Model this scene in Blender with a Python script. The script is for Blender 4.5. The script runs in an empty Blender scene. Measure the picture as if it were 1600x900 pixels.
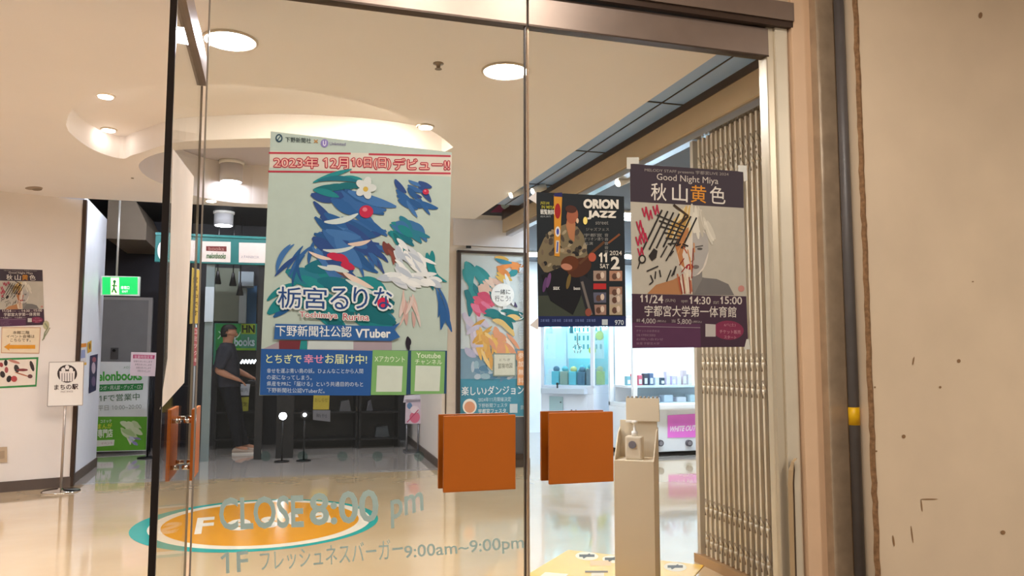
import bpy, bmesh, math, random
from mathutils import Vector, Matrix
random.seed(7)
SC = bpy.context.scene
COL = SC.collection

# ------------------------------------------------------------------ camera, world, exposure
F = 1230.0                       # focal length in pixels of the 1600 px wide frame
TH = math.atan(375/1234)         # turned right of the door normal
PH = math.atan(108/1230)         # tilted up
HC = 1.30                        # eye height
cd = bpy.data.cameras.new('camera'); cam = bpy.data.objects.new('camera', cd); COL.objects.link(cam)
cam.location = (0, 0, HC); cam.rotation_euler = (math.pi/2 + PH, 0, -TH)
cd.sensor_width = 36; cd.lens = F/1600*36; cd.clip_start = .02; cd.clip_end = 200
SC.camera = cam
W = bpy.data.worlds.new('world'); SC.world = W; W.use_nodes = True
WORLD_COL, WORLD_STR = (1.0, .93, .84, 1), .45
W.node_tree.nodes['Background'].inputs[0].default_value = WORLD_COL
W.node_tree.nodes['Background'].inputs[1].default_value = WORLD_STR
SC.view_settings.view_transform = 'Standard'; SC.view_settings.look = 'None'
SC.view_settings.gamma = 1; SC.view_settings.use_curve_mapping = False
SC.view_settings.exposure = 0.0
SC.cycles.max_bounces = 12; SC.cycles.diffuse_bounces = 5; SC.cycles.glossy_bounces = 4
SC.cycles.transparent_max_bounces = 24
SC.cycles.use_denoising = True; SC.cycles.sample_clamp_indirect = 6
E_DOWN, E_SPOT, E_CYL, E_HALL, E_CANOPY = 255, 24, 30, 46, 335     # lamp radiances

# ------------------------------------------------------------------ helpers
def ray(x, y):
    a, b = (x-800)/F, (450-y)/F
    r = Vector((math.cos(TH), -math.sin(TH), 0))
    f = Vector((math.sin(TH)*math.cos(PH), math.cos(TH)*math.cos(PH), math.sin(PH)))
    return f + a*r + b*r.cross(f)
CAM = Vector((0, 0, HC))
def PY(x, y, Y): d = ray(x, y); return CAM + d*(Y/d.y)
def PX(x, y, X): d = ray(x, y); return CAM + d*(X/d.x)
def PZ(x, y, Z=0): d = ray(x, y); return CAM + d*((Z-HC)/d.z)

def lin(c): return c/12.92 if c <= .04045 else ((c+.055)/1.055)**2.4
def hexc(h): return tuple(lin(int(h[i:i+2], 16)/255) for i in (0, 2, 4)) + (1,)
MATS = {}
def mat(h, rough=.55, metal=0, var=.04, scale=6.0, spec=.4, bump=0, emis=0, name=None):
    key = (h, rough, metal, var, scale, spec, bump, emis, name)
    if key in MATS: return MATS[key]
    m = bpy.data.materials.new(name or ('surface_' + h)); m.use_nodes = True
    nt = m.node_tree; b = nt.nodes['Principled BSDF']
    c = hexc(h)
    b.inputs['Roughness'].default_value = rough; b.inputs['Metallic'].default_value = metal
    b.inputs['Specular IOR Level'].default_value = spec
    if emis:
        b.inputs['Base Color'].default_value = c
        b.inputs['Emission Color'].default_value = c; b.inputs['Emission Strength'].default_value = emis
    else:
        tc = nt.nodes.new('ShaderNodeTexCoord'); n = nt.nodes.new('ShaderNodeTexNoise')
        n.inputs['Scale'].default_value = scale; n.inputs['Detail'].default_value = 4
        nt.links.new(tc.outputs['Object'], n.inputs['Vector'])
        r = nt.nodes.new('ShaderNodeValToRGB')
        r.color_ramp.elements[0].position = .3; r.color_ramp.elements[1].position = .7
        r.color_ramp.elements[0].color = tuple(max(0, v*(1-var)) for v in c[:3]) + (1,)
        r.color_ramp.elements[1].color = tuple(min(1, v*(1+var)) for v in c[:3]) + (1,)
        nt.links.new(n.outputs['Fac'], r.inputs['Fac']); nt.links.new(r.outputs['Color'], b.inputs['Base Color'])
        if bump:
            bp = nt.nodes.new('ShaderNodeBump'); bp.inputs['Strength'].default_value = bump; bp.inputs['Distance'].default_value = .01
            nt.links.new(n.outputs['Fac'], bp.inputs['Height']); nt.links.new(bp.outputs['Normal'], b.inputs['Normal'])
    MATS[key] = m; return m
def ink(h): return mat(h, .5, 0, .03, 20, .25)

def glass_mat(name, tint, fac):
    m = bpy.data.materials.new(name); m.use_nodes = True; nt = m.node_tree
    nt.nodes.remove(nt.nodes['Principled BSDF']); out = nt.nodes['Material Output']
    t = nt.nodes.new('ShaderNodeBsdfTransparent'); t.inputs[0].default_value = tint
    g = nt.nodes.new('ShaderNodeBsdfGlossy'); g.inputs['Roughness'].default_value = .003
    fr = nt.nodes.new('ShaderNodeFresnel'); fr.inputs[0].default_value = 1.45
    mu = nt.nodes.new('ShaderNodeMath'); mu.operation = 'MULTIPLY'; mu.inputs[1].default_value = fac
    mx = nt.nodes.new('ShaderNodeMixShader')
    nt.links.new(fr.outputs[0], mu.inputs[0]); nt.links.new(mu.outputs[0], mx.inputs[0])
    nt.links.new(t.outputs[0], mx.inputs[1]); nt.links.new(g.outputs[0], mx.inputs[2]); nt.links.new(mx.outputs[0], out.inputs[0])
    return m
GLASS = glass_mat('clear_door_glass', (.95, .965, .955, 1), .55)
GLASSO = glass_mat('clear_open_door_glass', (.95, .965, .955, 1), .2)
CASEGLASS = glass_mat('cabinet_glass', (.9, .98, 1, 1), .5)

WL = {}                                   # world location of every object, for parenting
def tagit(o, label=None, cat=None, group=None, kind=None):
    if label: o['label'] = label
    if cat: o['category'] = cat
    if group: o['group'] = group
    if kind: o['kind'] = kind
    return o
def thing(name, label, cat, loc=(0, 0, 0), group=None, kind=None):
    o = bpy.data.objects.new(name, None); COL.objects.link(o); o.empty_display_size = .1
    o.location = loc; WL[o.name] = Vector(loc)
    return tagit(o, label, cat, group, kind)

class MB:
    """collects shapes in world space and links them as ONE mesh object"""
    def __init__(s, sp=None): s.b = bmesh.new(); s.m = []; s.sp = sp; s.last = None
    def mi(s, m):
        if m not in s.m: s.m.append(m)
        return s.m.index(m)
    def face(s, pts, m):
        f = s.b.faces.new([s.b.verts.new(p) for p in pts]); f.material_index = s.mi(m); return f
    def hull(s, bot, top, m):             # prism between two equal outlines
        B = [s.b.verts.new(p) for p in bot]; T = [s.b.verts.new(p) for p in top]; k = s.mi(m); n = len(B); fs = []
        fs.append(s.b.faces.new(B[::-1])); fs.append(s.b.faces.new(T))
        for i in range(n): fs.append(s.b.faces.new((B[i], B[(i+1) % n], T[(i+1) % n], T[i])))
        for f in fs: f.material_index = k
        return fs
    def box(s, x0, x1, y0, y1, z0, z1, m, bev=0):
        fs = s.hull([(x0, y0, z0), (x1, y0, z0), (x1, y1, z0), (x0, y1, z0)], [(x0, y0, z1), (x1, y0, z1), (x1, y1, z1), (x0, y1, z1)], m)
        if bev:
            es = list({e for f in fs for e in f.edges})
            r = bmesh.ops.bevel(s.b, geom=es, offset=bev, segments=2, affect='EDGES', profile=.6)
            for f in r['faces']: f.material_index = s.mi(m)
        return s
    def obox(s, c, ux, uy, sx, sy, z0, z1, m):   # box turned about z: centre c, axes ux uy
        p = [Vector((c[0], c[1], 0)) + ux*(a*sx/2) + uy*(b*sy/2) for a, b in ((-1, -1), (1, -1), (1, 1), (-1, 1))]
        s.hull([(q.x, q.y, z0) for q in p], [(q.x, q.y, z1) for q in p], m); return s
    def cyl(s, p0, p1, r0, m, r1=None, seg=20, caps=True, smooth=True):
        p0, p1 = Vector(p0), Vector(p1); r1 = r0 if r1 is None else r1
        d = (p1-p0).normalized(); u = d.orthogonal().normalized(); v = d.cross(u); k = s.mi(m)
        A = [s.b.verts.new(p0 + (u*math.cos(t)+v*math.sin(t))*r0) for t in [2*math.pi*i/seg for i in range(seg)]]
        B = [s.b.verts.new(p1 + (u*math.cos(t)+v*math.sin(t))*r1) for t in [2*math.pi*i/seg for i in range(seg)]]
        for i in range(seg):
            f = s.b.faces.new((A[i], A[(i+1) % seg], B[(i+1) % seg], B[i])); f.material_index = k; f.smooth = smooth
        if caps:
            for L in (A[::-1], B): s.b.faces.new(L).material_index = k
        return s
    def tube(s, pts, r, m, seg=10):
        for a, b in zip(pts, pts[1:]): s.cyl(a, b, r, m, seg=seg)
        return s
    def lathe(s, c, prof, m, seg=28):     # prof: (radius, z) pairs about a vertical axis at c
        k = s.mi(m); rings = []
        for r, z in prof:
            rings.append([s.b.verts.new((c[0]+r*math.cos(2*math.pi*i/seg), c[1]+r*math.sin(2*math.pi*i/seg), z)) for i in range(seg)])
        for A, B in zip(rings, rings[1:]):
            for i in range(seg):
                f = s.b.faces.new((A[i], A[(i+1) % seg], B[(i+1) % seg], B[i])); f.material_index = k; f.smooth = True
        for L in (rings[0][::-1], rings[-1]):
            s.b.faces.new(L).material_index = k
        return s
    def ball(s, c, r, m, sq=(1, 1, 1), seg=14):
        k = s.mi(m)
        r_ = bmesh.ops.create_uvsphere(s.b, u_segments=seg, v_segments=max(6, seg//2+2), radius=1,
             matrix=Matrix.Translation(c) @ Matrix.Diagonal((r*sq[0], r*sq[1], r*sq[2], 1)))
        for v in r_['verts']:
            for f in v.link_faces: f.material_index = k; f.smooth = True
        return s
    def turn(s, c, ang):
        bmesh.ops.rotate(s.b, verts=s.b.verts[:], cent=c, matrix=Matrix.Rotation(ang, 3, 'Z')); return s
    def build(s, name, parent=None, label=None, cat=None, group=None, kind=None, norm=True):
        if s.sp and not s.b.faces: return s.last
        if norm: bmesh.ops.recalc_face_normals(s.b, faces=s.b.faces[:])
        off = WL[parent.name] if parent else None
        if parent is None:                # origin at the base centre of the thing
            co = [v.co for v in s.b.verts]
            off = Vector(((min(c.x for c in co)+max(c.x for c in co))/2, (min(c.y for c in co)+max(c.y for c in co))/2, min(c.z for c in co)))
        for v in s.b.verts: v.co -= off
        me = bpy.data.meshes.new(name); s.b.to_mesh(me); s.b.free()
        for m in s.m: me.materials.append(m)
        o = bpy.data.objects.new(name, me); COL.objects.link(o)
        if parent: o.parent = parent
        else: o.location = off
        WL[o.name] = off.copy()
        return tagit(o, label, cat, group, kind)

MBB = MB
_tc = {}
def glyphs(body, bold=0.0, shear=0.0):
    key = (body, bold, shear)
    if key not in _tc:
        c = bpy.data.curves.new('lettering', 'FONT'); c.body = body; c.offset = bold; c.shear = shear; c.resolution_u = 3
        o = bpy.data.objects.new('lettering', c); COL.objects.link(o)
        dg = bpy.context.evaluated_depsgraph_get(); dg.update()
        me = o.evaluated_get(dg).to_mesh()
        vs = [v.co.copy() for v in me.vertices]; fs = [tuple(p.vertices) for p in me.polygons]
        o.evaluated_get(dg).to_mesh_clear()
        bpy.data.objects.remove(o); bpy.data.curves.remove(c)
        x0 = min(v.x for v in vs); x1 = max(v.x for v in vs); y0 = min(v.y for v in vs); y1 = max(v.y for v in vs)
        _tc[key] = ([((v.x-x0)/(x1-x0), (v.y-y0)/max(1e-6, y1-y0)) for v in vs], fs)
    return _tc[key]

class Flat:
    """a printed surface: a plane in the room, marked out by points of the picture as a surveyor's sighting"""
    def __init__(s, p, n, step=.0005, fix=lambda x, y: (x, y)):
        s.p, s.n, s.step, s.fix = Vector(p), Vector(n).normalized(), step, fix; s.c = 0
    def pt(s, x, y, k=0):
        x, y = s.fix(x, y); d = ray(x, y)
        return CAM + d*((s.p-CAM).dot(s.n)/d.dot(s.n)) + s.n*(s.step*k)
    def poly(s, mb, pts, h, k=1):
        s.c += 1; k += s.c*.012             # every layer of ink lies on the one before
        mb.face([s.pt(x, y, k) for x, y in pts], h if not isinstance(h, str) else ink(h)); return s
    def rect(s, mb, x0, y0, x1, y1, h, k=1): return s.poly(mb, [(x0, y1), (x1, y1), (x1, y0), (x0, y0)], h, k)
    def ell(s, mb, cx, cy, rx, ry, h, k=1, rot=0, n=22):
        c, q = math.cos(rot), math.sin(rot)
        return s.poly(mb, [(cx+rx*math.cos(t)*c-ry*math.sin(t)*q, cy+rx*math.cos(t)*q+ry*math.sin(t)*c) for t in [-2*math.pi*i/n for i in range(n)]], h, k)
    def line(s, mb, pts, w, h, k=1):
        for (a, b), (c, d) in zip(pts, pts[1:]):
            L = math.hypot(c-a, d-b) or 1; nx, ny = -(d-b)/L*w/2, (c-a)/L*w/2
            s.poly(mb, [(a+nx, b+ny), (c+nx, d+ny), (c-nx, d-ny), (a-nx, b-ny)], h, k)
        return s
    def txt(s, mb, body, BL, BR, hgt, h, k=2, bold=0.0, lean=None, shear=0.0):
        """lettering from BL to BR along the base line, hgt tall (picture units); lean = x shift of the top"""
        if mb.sp:                         # every line of lettering is a part of its own
            sub = MB(); s.txt(sub, body, BL, BR, hgt, h, k, bold, lean, shear); mb.last = sub.build('lettering', mb.sp); return s
        if any(ord(c) > 0x2e80 for c in body) and bold > 0:   # bold kana and kanji: two printings side by side
            w = bold*hgt*.45
            if bold > .008:
                for dx, dy in ((-w, 0), (w, 0), (0, w), (0, -w)): s.txt(mb, body, (BL[0]+dx, BL[1]+dy), (BR[0]+dx, BR[1]+dy), hgt, h, k, 0, lean, shear)
            bold = 0
        body = body.replace('1', '\U0001D7ED' if bold > .02 else '\U0001D7E3')
        s.c += 1; k += s.c*.012
        vs, fs = glyphs(body, bold, shear); m = mb.mi(h if not isinstance(h, str) else ink(h))
        tx = (lean if lean is not None else 0)
        V = [mb.b.verts.new(s.pt(BL[0]+(BR[0]-BL[0])*u+tx*v, BL[1]+(BR[1]-BL[1])*u-hgt*v, k)) for u, v in vs]
        for f in fs:
            if len(set(f)) > 2:
                try: mb.b.faces.new([V[i] for i in f]).material_index = m
                except ValueError: pass
        return s
    def otxt(s, mb, body, BL, BR, hgt, h, ho, w=1.4, k=2, bold=0.0):
        """outlined lettering: rim strokes under the fill, one part per word"""
        par = mb.sp; sub = MB() if par else mb
        for i in range(8):
            a = i*math.pi/4; dx, dy = w*math.cos(a), w*math.sin(a)
            s.txt(sub, body, (BL[0]+dx, BL[1]+dy), (BR[0]+dx, BR[1]+dy), hgt, ho, k+i*.02, bold)
        s.txt(sub, body, BL, BR, hgt, h, k+1.2, bold)
        if par: mb.last = sub.build('lettering', par)
        return s
    def slab(s, mb, pts, h, t=.0006):     # the sheet itself, with its thickness
        m = h if not isinstance(h, str) else ink(h)
        a = [s.pt(x, y, 0) for x, y in pts]; mb.hull([p - s.n*t for p in a], a, m); return s

def petals(fl, mb, cx, cy, rx, ry, n, cols, sz, k=2):
    """loose bunch of petals: an abstract print"""
    for i in range(n):
        a = random.uniform(0, 2*math.pi); r = math.sqrt(random.random())
        fl.ell(mb, cx+rx*r*math.cos(a), cy+ry*r*math.sin(a), sz*random.uniform(.6, 1.1), sz*random.uniform(.3, .55), random.choice(cols), k+i*.07, random.uniform(0, 3.1), 14)

def brush(f, b, rr, x0, x1, y0, y1, n, ang, L, w, cv, cols, k):
    """n tapered brush strokes scattered over a print: plain abstract colour"""
    for q in range(n):
        x, y, a0, l, ww, c, h = rr.uniform(x0, x1), rr.uniform(y0, y1), ang+rr.uniform(-.35, .35), L*rr.uniform(.6, 1.1), w*rr.uniform(.6, 1.2), cv+rr.uniform(-.5, .5), rr.choice(cols)
        m = 9; A = []; B = []
        for i in range(m+1):
            u = i/m; a = a0+c*u; x += math.cos(a)*l/m; y += math.sin(a)*l/m; e = ww*math.sin(math.pi*min(1, u*.93+.04))**.7/2
            A.append((x-math.sin(a)*e, y+math.cos(a)*e)); B.append((x+math.sin(a)*e, y-math.cos(a)*e))
        f.poly(b, A+B[::-1], h, k+q*.06)

# ------------------------------------------------------------------ shared materials
D = 2.80                      # door plane
H = 2.93                      # lobby ceiling
M_CEIL = mat('ece6e2', .7, 0, .015, 1.5, .2)
M_WALL = mat('e6ddd4', .6, 0, .03, 2.0, .3)
M_WALLOUT = mat('d9c3a6', .75, 0, .05, 3.0, .2, .25)
M_BASE = mat('5a4d44', .5)
M_STEEL = mat('8d7c70', .36, .7, .06, 9, .5, name='brushed_bronze_steel')
M_STEELD = mat('4a3a30', .4, .6, .05, 8)
M_ALU = mat('cdbfa6', .35, .45, .04, 5)
M_DARK = mat('232225', .6, 0, .08, 4, .3)
M_BLACK = mat('0d0d10', .45, 0, .05, 5, .4)
M_CHAR = mat('29282d', .6, 0, .06, 3, .3)
M_WHITE = mat('e9e4dc', .5, 0, .02, 5, .3)
M_ORANGE = mat('b85f08', .38, 0, .05, 3, .45, name='orange_push_plate')
M_CHROME = mat('c9c5bf', .12, 1, .02, 4)
def lamp(h, e, name): return mat(h, .5, emis=e, name=name)
L_DOWN = lamp('f0f3ff', E_DOWN, 'lit_downlight_lens'); L_SPOT = lamp('fff6ee', E_SPOT, 'lit_spot_lens')
L_CYL = lamp('f6f2ff', E_CYL, 'lit_cylinder_lens'); L_HALL = lamp('e8f4ff', E_HALL, 'lit_hall_panel'); L_CAN = lamp('fff8f0', E_CANOPY, 'lit_canopy_lens')

def floor_mat(name, h, h2, rough):
    m = bpy.data.materials.new(name); m.use_nodes = True; nt = m.node_tree; b = nt.nodes['Principled BSDF']
    tc = nt.nodes.new('ShaderNodeTexCoord'); n = nt.nodes.new('ShaderNodeTexNoise'); n.inputs['Scale'].default_value = 1.3; n.inputs['Detail'].default_value = 5
    r = nt.nodes.new('ShaderNodeValToRGB'); r.color_ramp.elements[0].color = hexc(h); r.color_ramp.elements[1].color = hexc(h2)
    r.color_ramp.elements[0].position = .35; r.color_ramp.elements[1].position = .65
    nt.links.new(tc.outputs['Object'], n.inputs['Vector']); nt.links.new(n.outputs['Fac'], r.inputs['Fac']); nt.links.new(r.outputs['Color'], b.inputs['Base Color'])
    n2 = nt.nodes.new('ShaderNodeTexNoise'); n2.inputs['Scale'].default_value = 2.6; n2.inputs['Detail'].default_value = 2
    nt.links.new(tc.outputs['Object'], n2.inputs['Vector'])
    bp = nt.nodes.new('ShaderNodeBump'); bp.inputs['Strength'].default_value = .10; bp.inputs['Distance'].default_value = .02
    nt.links.new(n2.outputs['Fac'], bp.inputs['Height']); nt.links.new(bp.outputs['Normal'], b.inputs['Normal'])
    b.inputs['Roughness'].default_value = rough; b.inputs['Specular IOR Level'].default_value = .8; b.inputs['Coat Weight'].default_value = .5 if rough < .3 else 0; b.inputs['Coat Roughness'].default_value = .05
    return m
M_FLOOR = floor_mat('polished_tan_floor', 'cdb18a', 'd6bd98', .07)
M_FLOORG = floor_mat('polished_grey_floor', 'bdb6b0', 'c6bfb8', .06)
M_PAVE = floor_mat('outer_paving', '8d7d6c', '9a8a78', .5)

def struct(mb, name, label, cat, parent=None): return mb.build(name, parent, label, cat, None, 'structure')

# ------------------------------------------------------------------ the setting: floors
YG = 9.10                      # tan meets grey
b = MB(); b.box(-6, 7.6, D-.05, YG, -.1, 0, M_FLOOR)
struct(b, 'floor', 'polished tan lobby floor reflecting the lights', 'floor')
b = MB(); b.box(-6, 7.6, YG, 13.2, -.1, 0, M_FLOORG)
struct(b, 'floor_back', 'polished grey floor zone in front of the dark shop', 'floor')
b = MB(); b.box(-6, 7.6, -5, D-.05, -.1, 0, M_PAVE)
struct(b, 'floor_front', 'outdoor paving in front of the glass doors', 'floor')

# ------------------------------------------------------------------ ceiling with recess and oval opening
from mathutils.geometry import delaunay_2d_cdt
near = [(103, 195), (108, 178), (122, 163), (145, 150), (180, 141), (225, 135), (270, 132), (330, 132), (400, 135), (460, 141), (520, 151), (570, 162), (615, 176), (655, 194), (688, 213), (708, 230)]
far = [(690, 240), (630, 229), (560, 221), (480, 217), (420, 216), (350, 218), (290, 221), (255, 227), (225, 237), (205, 243), (192, 248), (165, 242), (140, 231), (120, 217), (107, 205)]
oval = [(217, 262), (219, 254), (228, 247), (243, 241), (265, 236), (300, 233), (360, 231), (430, 230), (500, 232), (570, 236), (630, 243), (665, 254), (675, 267), (655, 283), (600, 300), (520, 313), (430, 319), (360, 316), (300, 305), (255, 288), (228, 275)]
XE = 2.26                      # right edge of the lobby ceiling
YE = 8.95                      # far edge
def spline(p, closed):
    o = []; n = len(p)
    for i in range(n if closed else n-1):
        g = lambda j: p[j % n] if closed else p[max(0, min(n-1, j))]
        a, b_, c_, d_ = g(i-1), g(i), g(i+1), g(i+2)
        for q in range(4):
            t_ = q/4; o.append(tuple(.5*(2*b_[k]+(c_[k]-a[k])*t_+(2*a[k]-5*b_[k]+4*c_[k]-d_[k])*t_*t_+(3*b_[k]-a[k]-3*c_[k]+d_[k])*t_**3) for k in (0, 1)))
    if not closed: o.append(p[-1])
    return o
def flat2(pts): return [Vector((p.x, p.y)) for p in [PZ(x, y, H) for x, y in pts]]
rec = flat2(spline(near, False) + spline(far, False)); ov = flat2(spline(oval, True))
outer = [Vector(p) for p in ((-6, D+.02), (XE, D+.02), (XE, YE), (-6, YE))]
vs = outer + rec + ov
def ring(a, n): return [(a+i, a+(i+1) % n) for i in range(n)]
ed = ring(0, 4) + ring(4, len(rec)) + ring(4+len(rec), len(ov))
ov_v, ov_e, ov_f, *_ = delaunay_2d_cdt(vs, ed, [], 1, 1e-5)
def inside(p, poly):
    c = False; n = len(poly)
    for i in range(n):
        a, q = poly[i], poly[(i+1) % n]
        if (a.y > p.y) != (q.y > p.y) and p.x < (q.x-a.x)*(p.y-a.y)/(q.y-a.y)+a.x: c = not c
    return c
b = MB(); k = b.mi(M_CEIL); VV = [b.b.verts.new((v.x, v.y, H)) for v in ov_v]
for f in ov_f:
    c = sum((ov_v[i] for i in f), Vector((0, 0)))/len(f)
    if inside(c, outer) and not inside(c, rec) and not inside(c, ov): b.b.faces.new([VV[i] for i in f]).material_index = k
b.box(XE-.01, XE, D+.02, YE, H+.001, H+.10, M_CEIL); b.box(-6, XE, YE-.01, YE, H+.001, H+.45, M_CEIL)
def pocket(mb, poly, h, m, mtop=None):
    for i in range(len(poly)):
        a, q = poly[i], poly[(i+1) % len(poly)]
        f = mb.face([(a.x, a.y, H), (q.x, q.y, H), (q.x, q.y, H+h), (a.x, a.y, H+h)], m); f.smooth = False
    mb.face([(p.x, p.y, H+h) for p in poly], mtop or m)
RD = .185                      # depth of the curved recess
pocket(b, rec, RD, M_CEIL)
pocket(b, ov, .42, M_CEIL, mat('bdb6b8', .7, 0, .02, 2))
o = struct(b, 'ceiling', 'cream lobby ceiling with curved recess and oval opening', 'ceiling')
# canopy outside
b = MB(); b.box(-6, 7.6, -5, D+.02, 3.35, 3.45, mat('cdb596', .7)); struct(b, 'ceiling_front', 'canopy ceiling above the doors outside', 'ceiling')

# downlights
def downlight(c, label, r, lens, grp, z=H, rim=mat('d8c8b4', .35)):
    t = thing('ceiling_downlight', label, 'ceiling light', (c[0], c[1], z), grp)
    b = MB(); b.lathe(c, [(r*1.0, z-.001), (r*1.10, z-.001), (r*1.10, z-.010), (r*1.0, z-.012), (r*.98, z-.004)], rim); b.build('trim_ring', t)
    b = MB(); b.lathe(c, [(r*.985, z-.0045), (r*.985, z-.0015)], lens); b.build('lens', t)
for (x, y, l) in ((360, 62, 'large round lit downlight at the top of the open glass door'), (790, 110, 'large round lit downlight nearest the seam between the closed doors')):
    p = PZ(x, y, H); downlight((p.x, p.y), l, .125, L_DOWN, 'large lobby downlights')
for (X, Y, l) in ((-1.7, 4.19, 'large round downlight added out of view further along the lobby row'), (-3.15, 4.19, 'large round downlight added out of view at the end of the lobby row'), (-3.15, 6.4, 'large round downlight added out of view in front of the left wall')):  # unseen downlights added to brighten the floor and left wall
    downlight((X, Y), l, .125, L_DOWN, 'large lobby downlights')
L_WASH = lamp('fff0dc', 900, 'lit_wash_lens')
def spot(c, z, label, lens=None):
    t = thing('recessed_spotlight', label, 'spotlight', (c[0], c[1], z), 'small recessed spotlights')
    b = MB(); b.lathe(c, [(.05, z-.001), (.062, z-.001), (.062, z-.008), (.05, z-.010)], mat('e0d2c0', .4)); b.build('trim_ring', t)
    b = MB(); b.lathe(c, [(.046, z-.016), (.049, z-.002)], lens or L_SPOT); b.build('lens', t)
for (x, y, z, l) in ((165, 149, H+RD, 'small spotlight in the left tip of the ceiling recess, farther from the oval opening'), (170, 202, H+RD, 'small spotlight beside the bright drum edge, lower of the left pair'), (665, 197, H, 'small spotlight in the ceiling above the corner of the big poster'), (330, 313, H, 'small warm spotlight at the far ceiling edge')):
    p = PZ(x, y, z); spot((p.x, p.y), z, l)
for (x, y, l) in ((205, 137, 'small spotlight hidden in the recess washing the left end of the drum'), (345, 132, 'small spotlight hidden in the recess right of the open glass door'), (515, 150, 'small spotlight hidden in the recess above the big poster'), (630, 182, 'small spotlight hidden in the recess near its right tip')):
    p = PZ(x, y, H); spot((p.x*1.05, p.y*1.05+.03), H+RD, l, L_WASH if x > 300 else L_SPOT)
# sprinkler
p = PZ(685, 99, H); b = MB(); b.lathe((p.x, p.y), [(.03, H), (.03, H-.004), (.014, H-.008), (.008, H-.03), (.02, H-.032), (.02, H-.034)], mat('8a7a68', .3, .8), 16)
b.build('sprinkler_head', None, 'small metal sprinkler head in the lobby ceiling', 'sprinkler')
# stains on the ceiling
b = MB(); fl = Flat((0, 0, H), (0, 0, -1), .0006)
fl.ell(b, 53, 294, 14, 3, '9a8672', 1); fl.ell(b, 58, 296, 8, 2, '7a6a58', 2)
b.build('ceiling_stain', None, 'small brown stain on the ceiling near the left wall', 'stain')
p = PZ(207, 278, H); b = MB(); b.lathe((p.x, p.y), [(.012, H), (.012, H-.006)], mat('8a7a68', .5), 12); b.build('ceiling_hook', None, 'tiny dark hook in the ceiling left of the oval opening', 'hook')
# cylinder lamps
def cyl_lamp(c, ztop, r, h, label, lens=None):
    t = thing('cylinder_lamp', label, 'ceiling lamp', (c[0], c[1], ztop-h), 'white cylinder lamps')
    b = MB(); b.lathe(c, [(r*1.12, ztop), (r*1.12, ztop-.03), (r, ztop-.035)], M_WHITE); b.build('ceiling_plate', t)
    b = MB(); b.lathe(c, [(r, ztop-.036), (r, ztop-h), (r*.9, ztop-h)], mat('d6d2d4', .4)); b.build('lamp_body', t)
    b = MB(); b.lathe(c, [(r*.88, ztop-h-.004), (r*.88, ztop-h+.002)], lens or L_CYL); b.build('lens', t)
p = PZ(362, 252, H+.42); cyl_lamp((p.x, p.y), H+.42, .115, .22, 'white cylinder lamp hanging in the oval ceiling opening')
for X, l in ((1.15, 'added white cylinder lamp in the oval opening hidden behind the big poster'), (.35, 'added white cylinder lamp in the middle of the oval opening hidden behind the big poster')): cyl_lamp((X, p.y-.1), H+.42, .115, .22, l)  # two more lamps added out of sight to brighten the back floor
p = PZ(350, 331, 3.28); cyl_lamp((p.x, p.y), 3.28, .125, .19, 'white cylinder lamp hanging in the dark shop above the teal sign band', lamp('f6f2ff', 60, 'lit_shop_cylinder_lens'))

# ------------------------------------------------------------------ walls
P0, P1, P2 = Vector((-3.6, 8.44, 0)), Vector((-1.915, 9.03, 0)), Vector((-1.985, 10.62, 0))
ud = (P1-P0).normalized(); nl = Vector((ud.y, -ud.x, 0))
if nl.y > 0: nl = -nl
b = MB(); b.hull([P0, P1, P1-nl*.25+Vector((-.3, 0, 0)), P0-nl*.25], [q+Vector((0, 0, H)) for q in (P0, P1, P1-nl*.25+Vector((-.3, 0, 0)), P0-nl*.25)], M_WALL)
struct(b, 'wall_left', 'cream wall at the left carrying posters', 'wall')
b = MB(); e = Vector((-.12, 0, 0)); q0 = P1+Vector((-.005, .05, 0))
b.hull([q0, P2, P2+e*2, q0+e*2], [q+Vector((0, 0, 2.99)) for q in (q0, P2, P2+e*2, q0+e*2)], mat('dfe3ea', .5, 0, .02))
struct(b, 'wall_return', 'pale end face of the left wall beside the dark shop', 'wall')
b = MB(); b.hull([q+Vector((0, 0, .0)) for q in (P0+nl*.012, P1+nl*.012, P1-nl*.01, P0-nl*.01)], [q+Vector((0, 0, .10)) for q in (P0+nl*.012, P1+nl*.012, P1-nl*.01, P0-nl*.01)], M_BASE)
struct(b, 'baseboard_left', 'dark baseboard along the left wall', 'baseboard')
b = MB(); b.hull([q0+Vector((.012, 0, 0)), P2+Vector((.012, 0, 0)), P2-Vector((.01, 0, 0)), q0-Vector((.01, 0, 0))], [q+Vector((0, 0, .10)) for q in (q0+Vector((.012, 0, 0)), P2+Vector((.012, 0, 0)), P2-Vector((.01, 0, 0)), q0-Vector((.01, 0, 0)))], M_BASE)
struct(b, 'baseboard_return', 'dark baseboard on the end face of the left wall', 'baseboard')
b = MB(); b.box(P1.x-.005, P1.x+.03, P1.y-.01, P1.y+.05, 0, H, M_STEELD); struct(b, 'trim_1', 'dark shutter guide rail on the left wall corner', 'trim')
b = MB()
fr = Flat(P2, (1, -.04, 0), .001)
fr.rect(b, 139.5, 367, 142, 384, M_BLACK, 2); b.build('latch_slot', None, 'narrow dark latch slot high on the pale end face of the left wall', 'latch')
b = MB(); fr.rect(b, 126, 687, 128.5, 705, M_BLACK, 2); b.build('latch_slot', None, 'narrow dark latch slot near the baseboard of the pale end face', 'latch')

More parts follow.
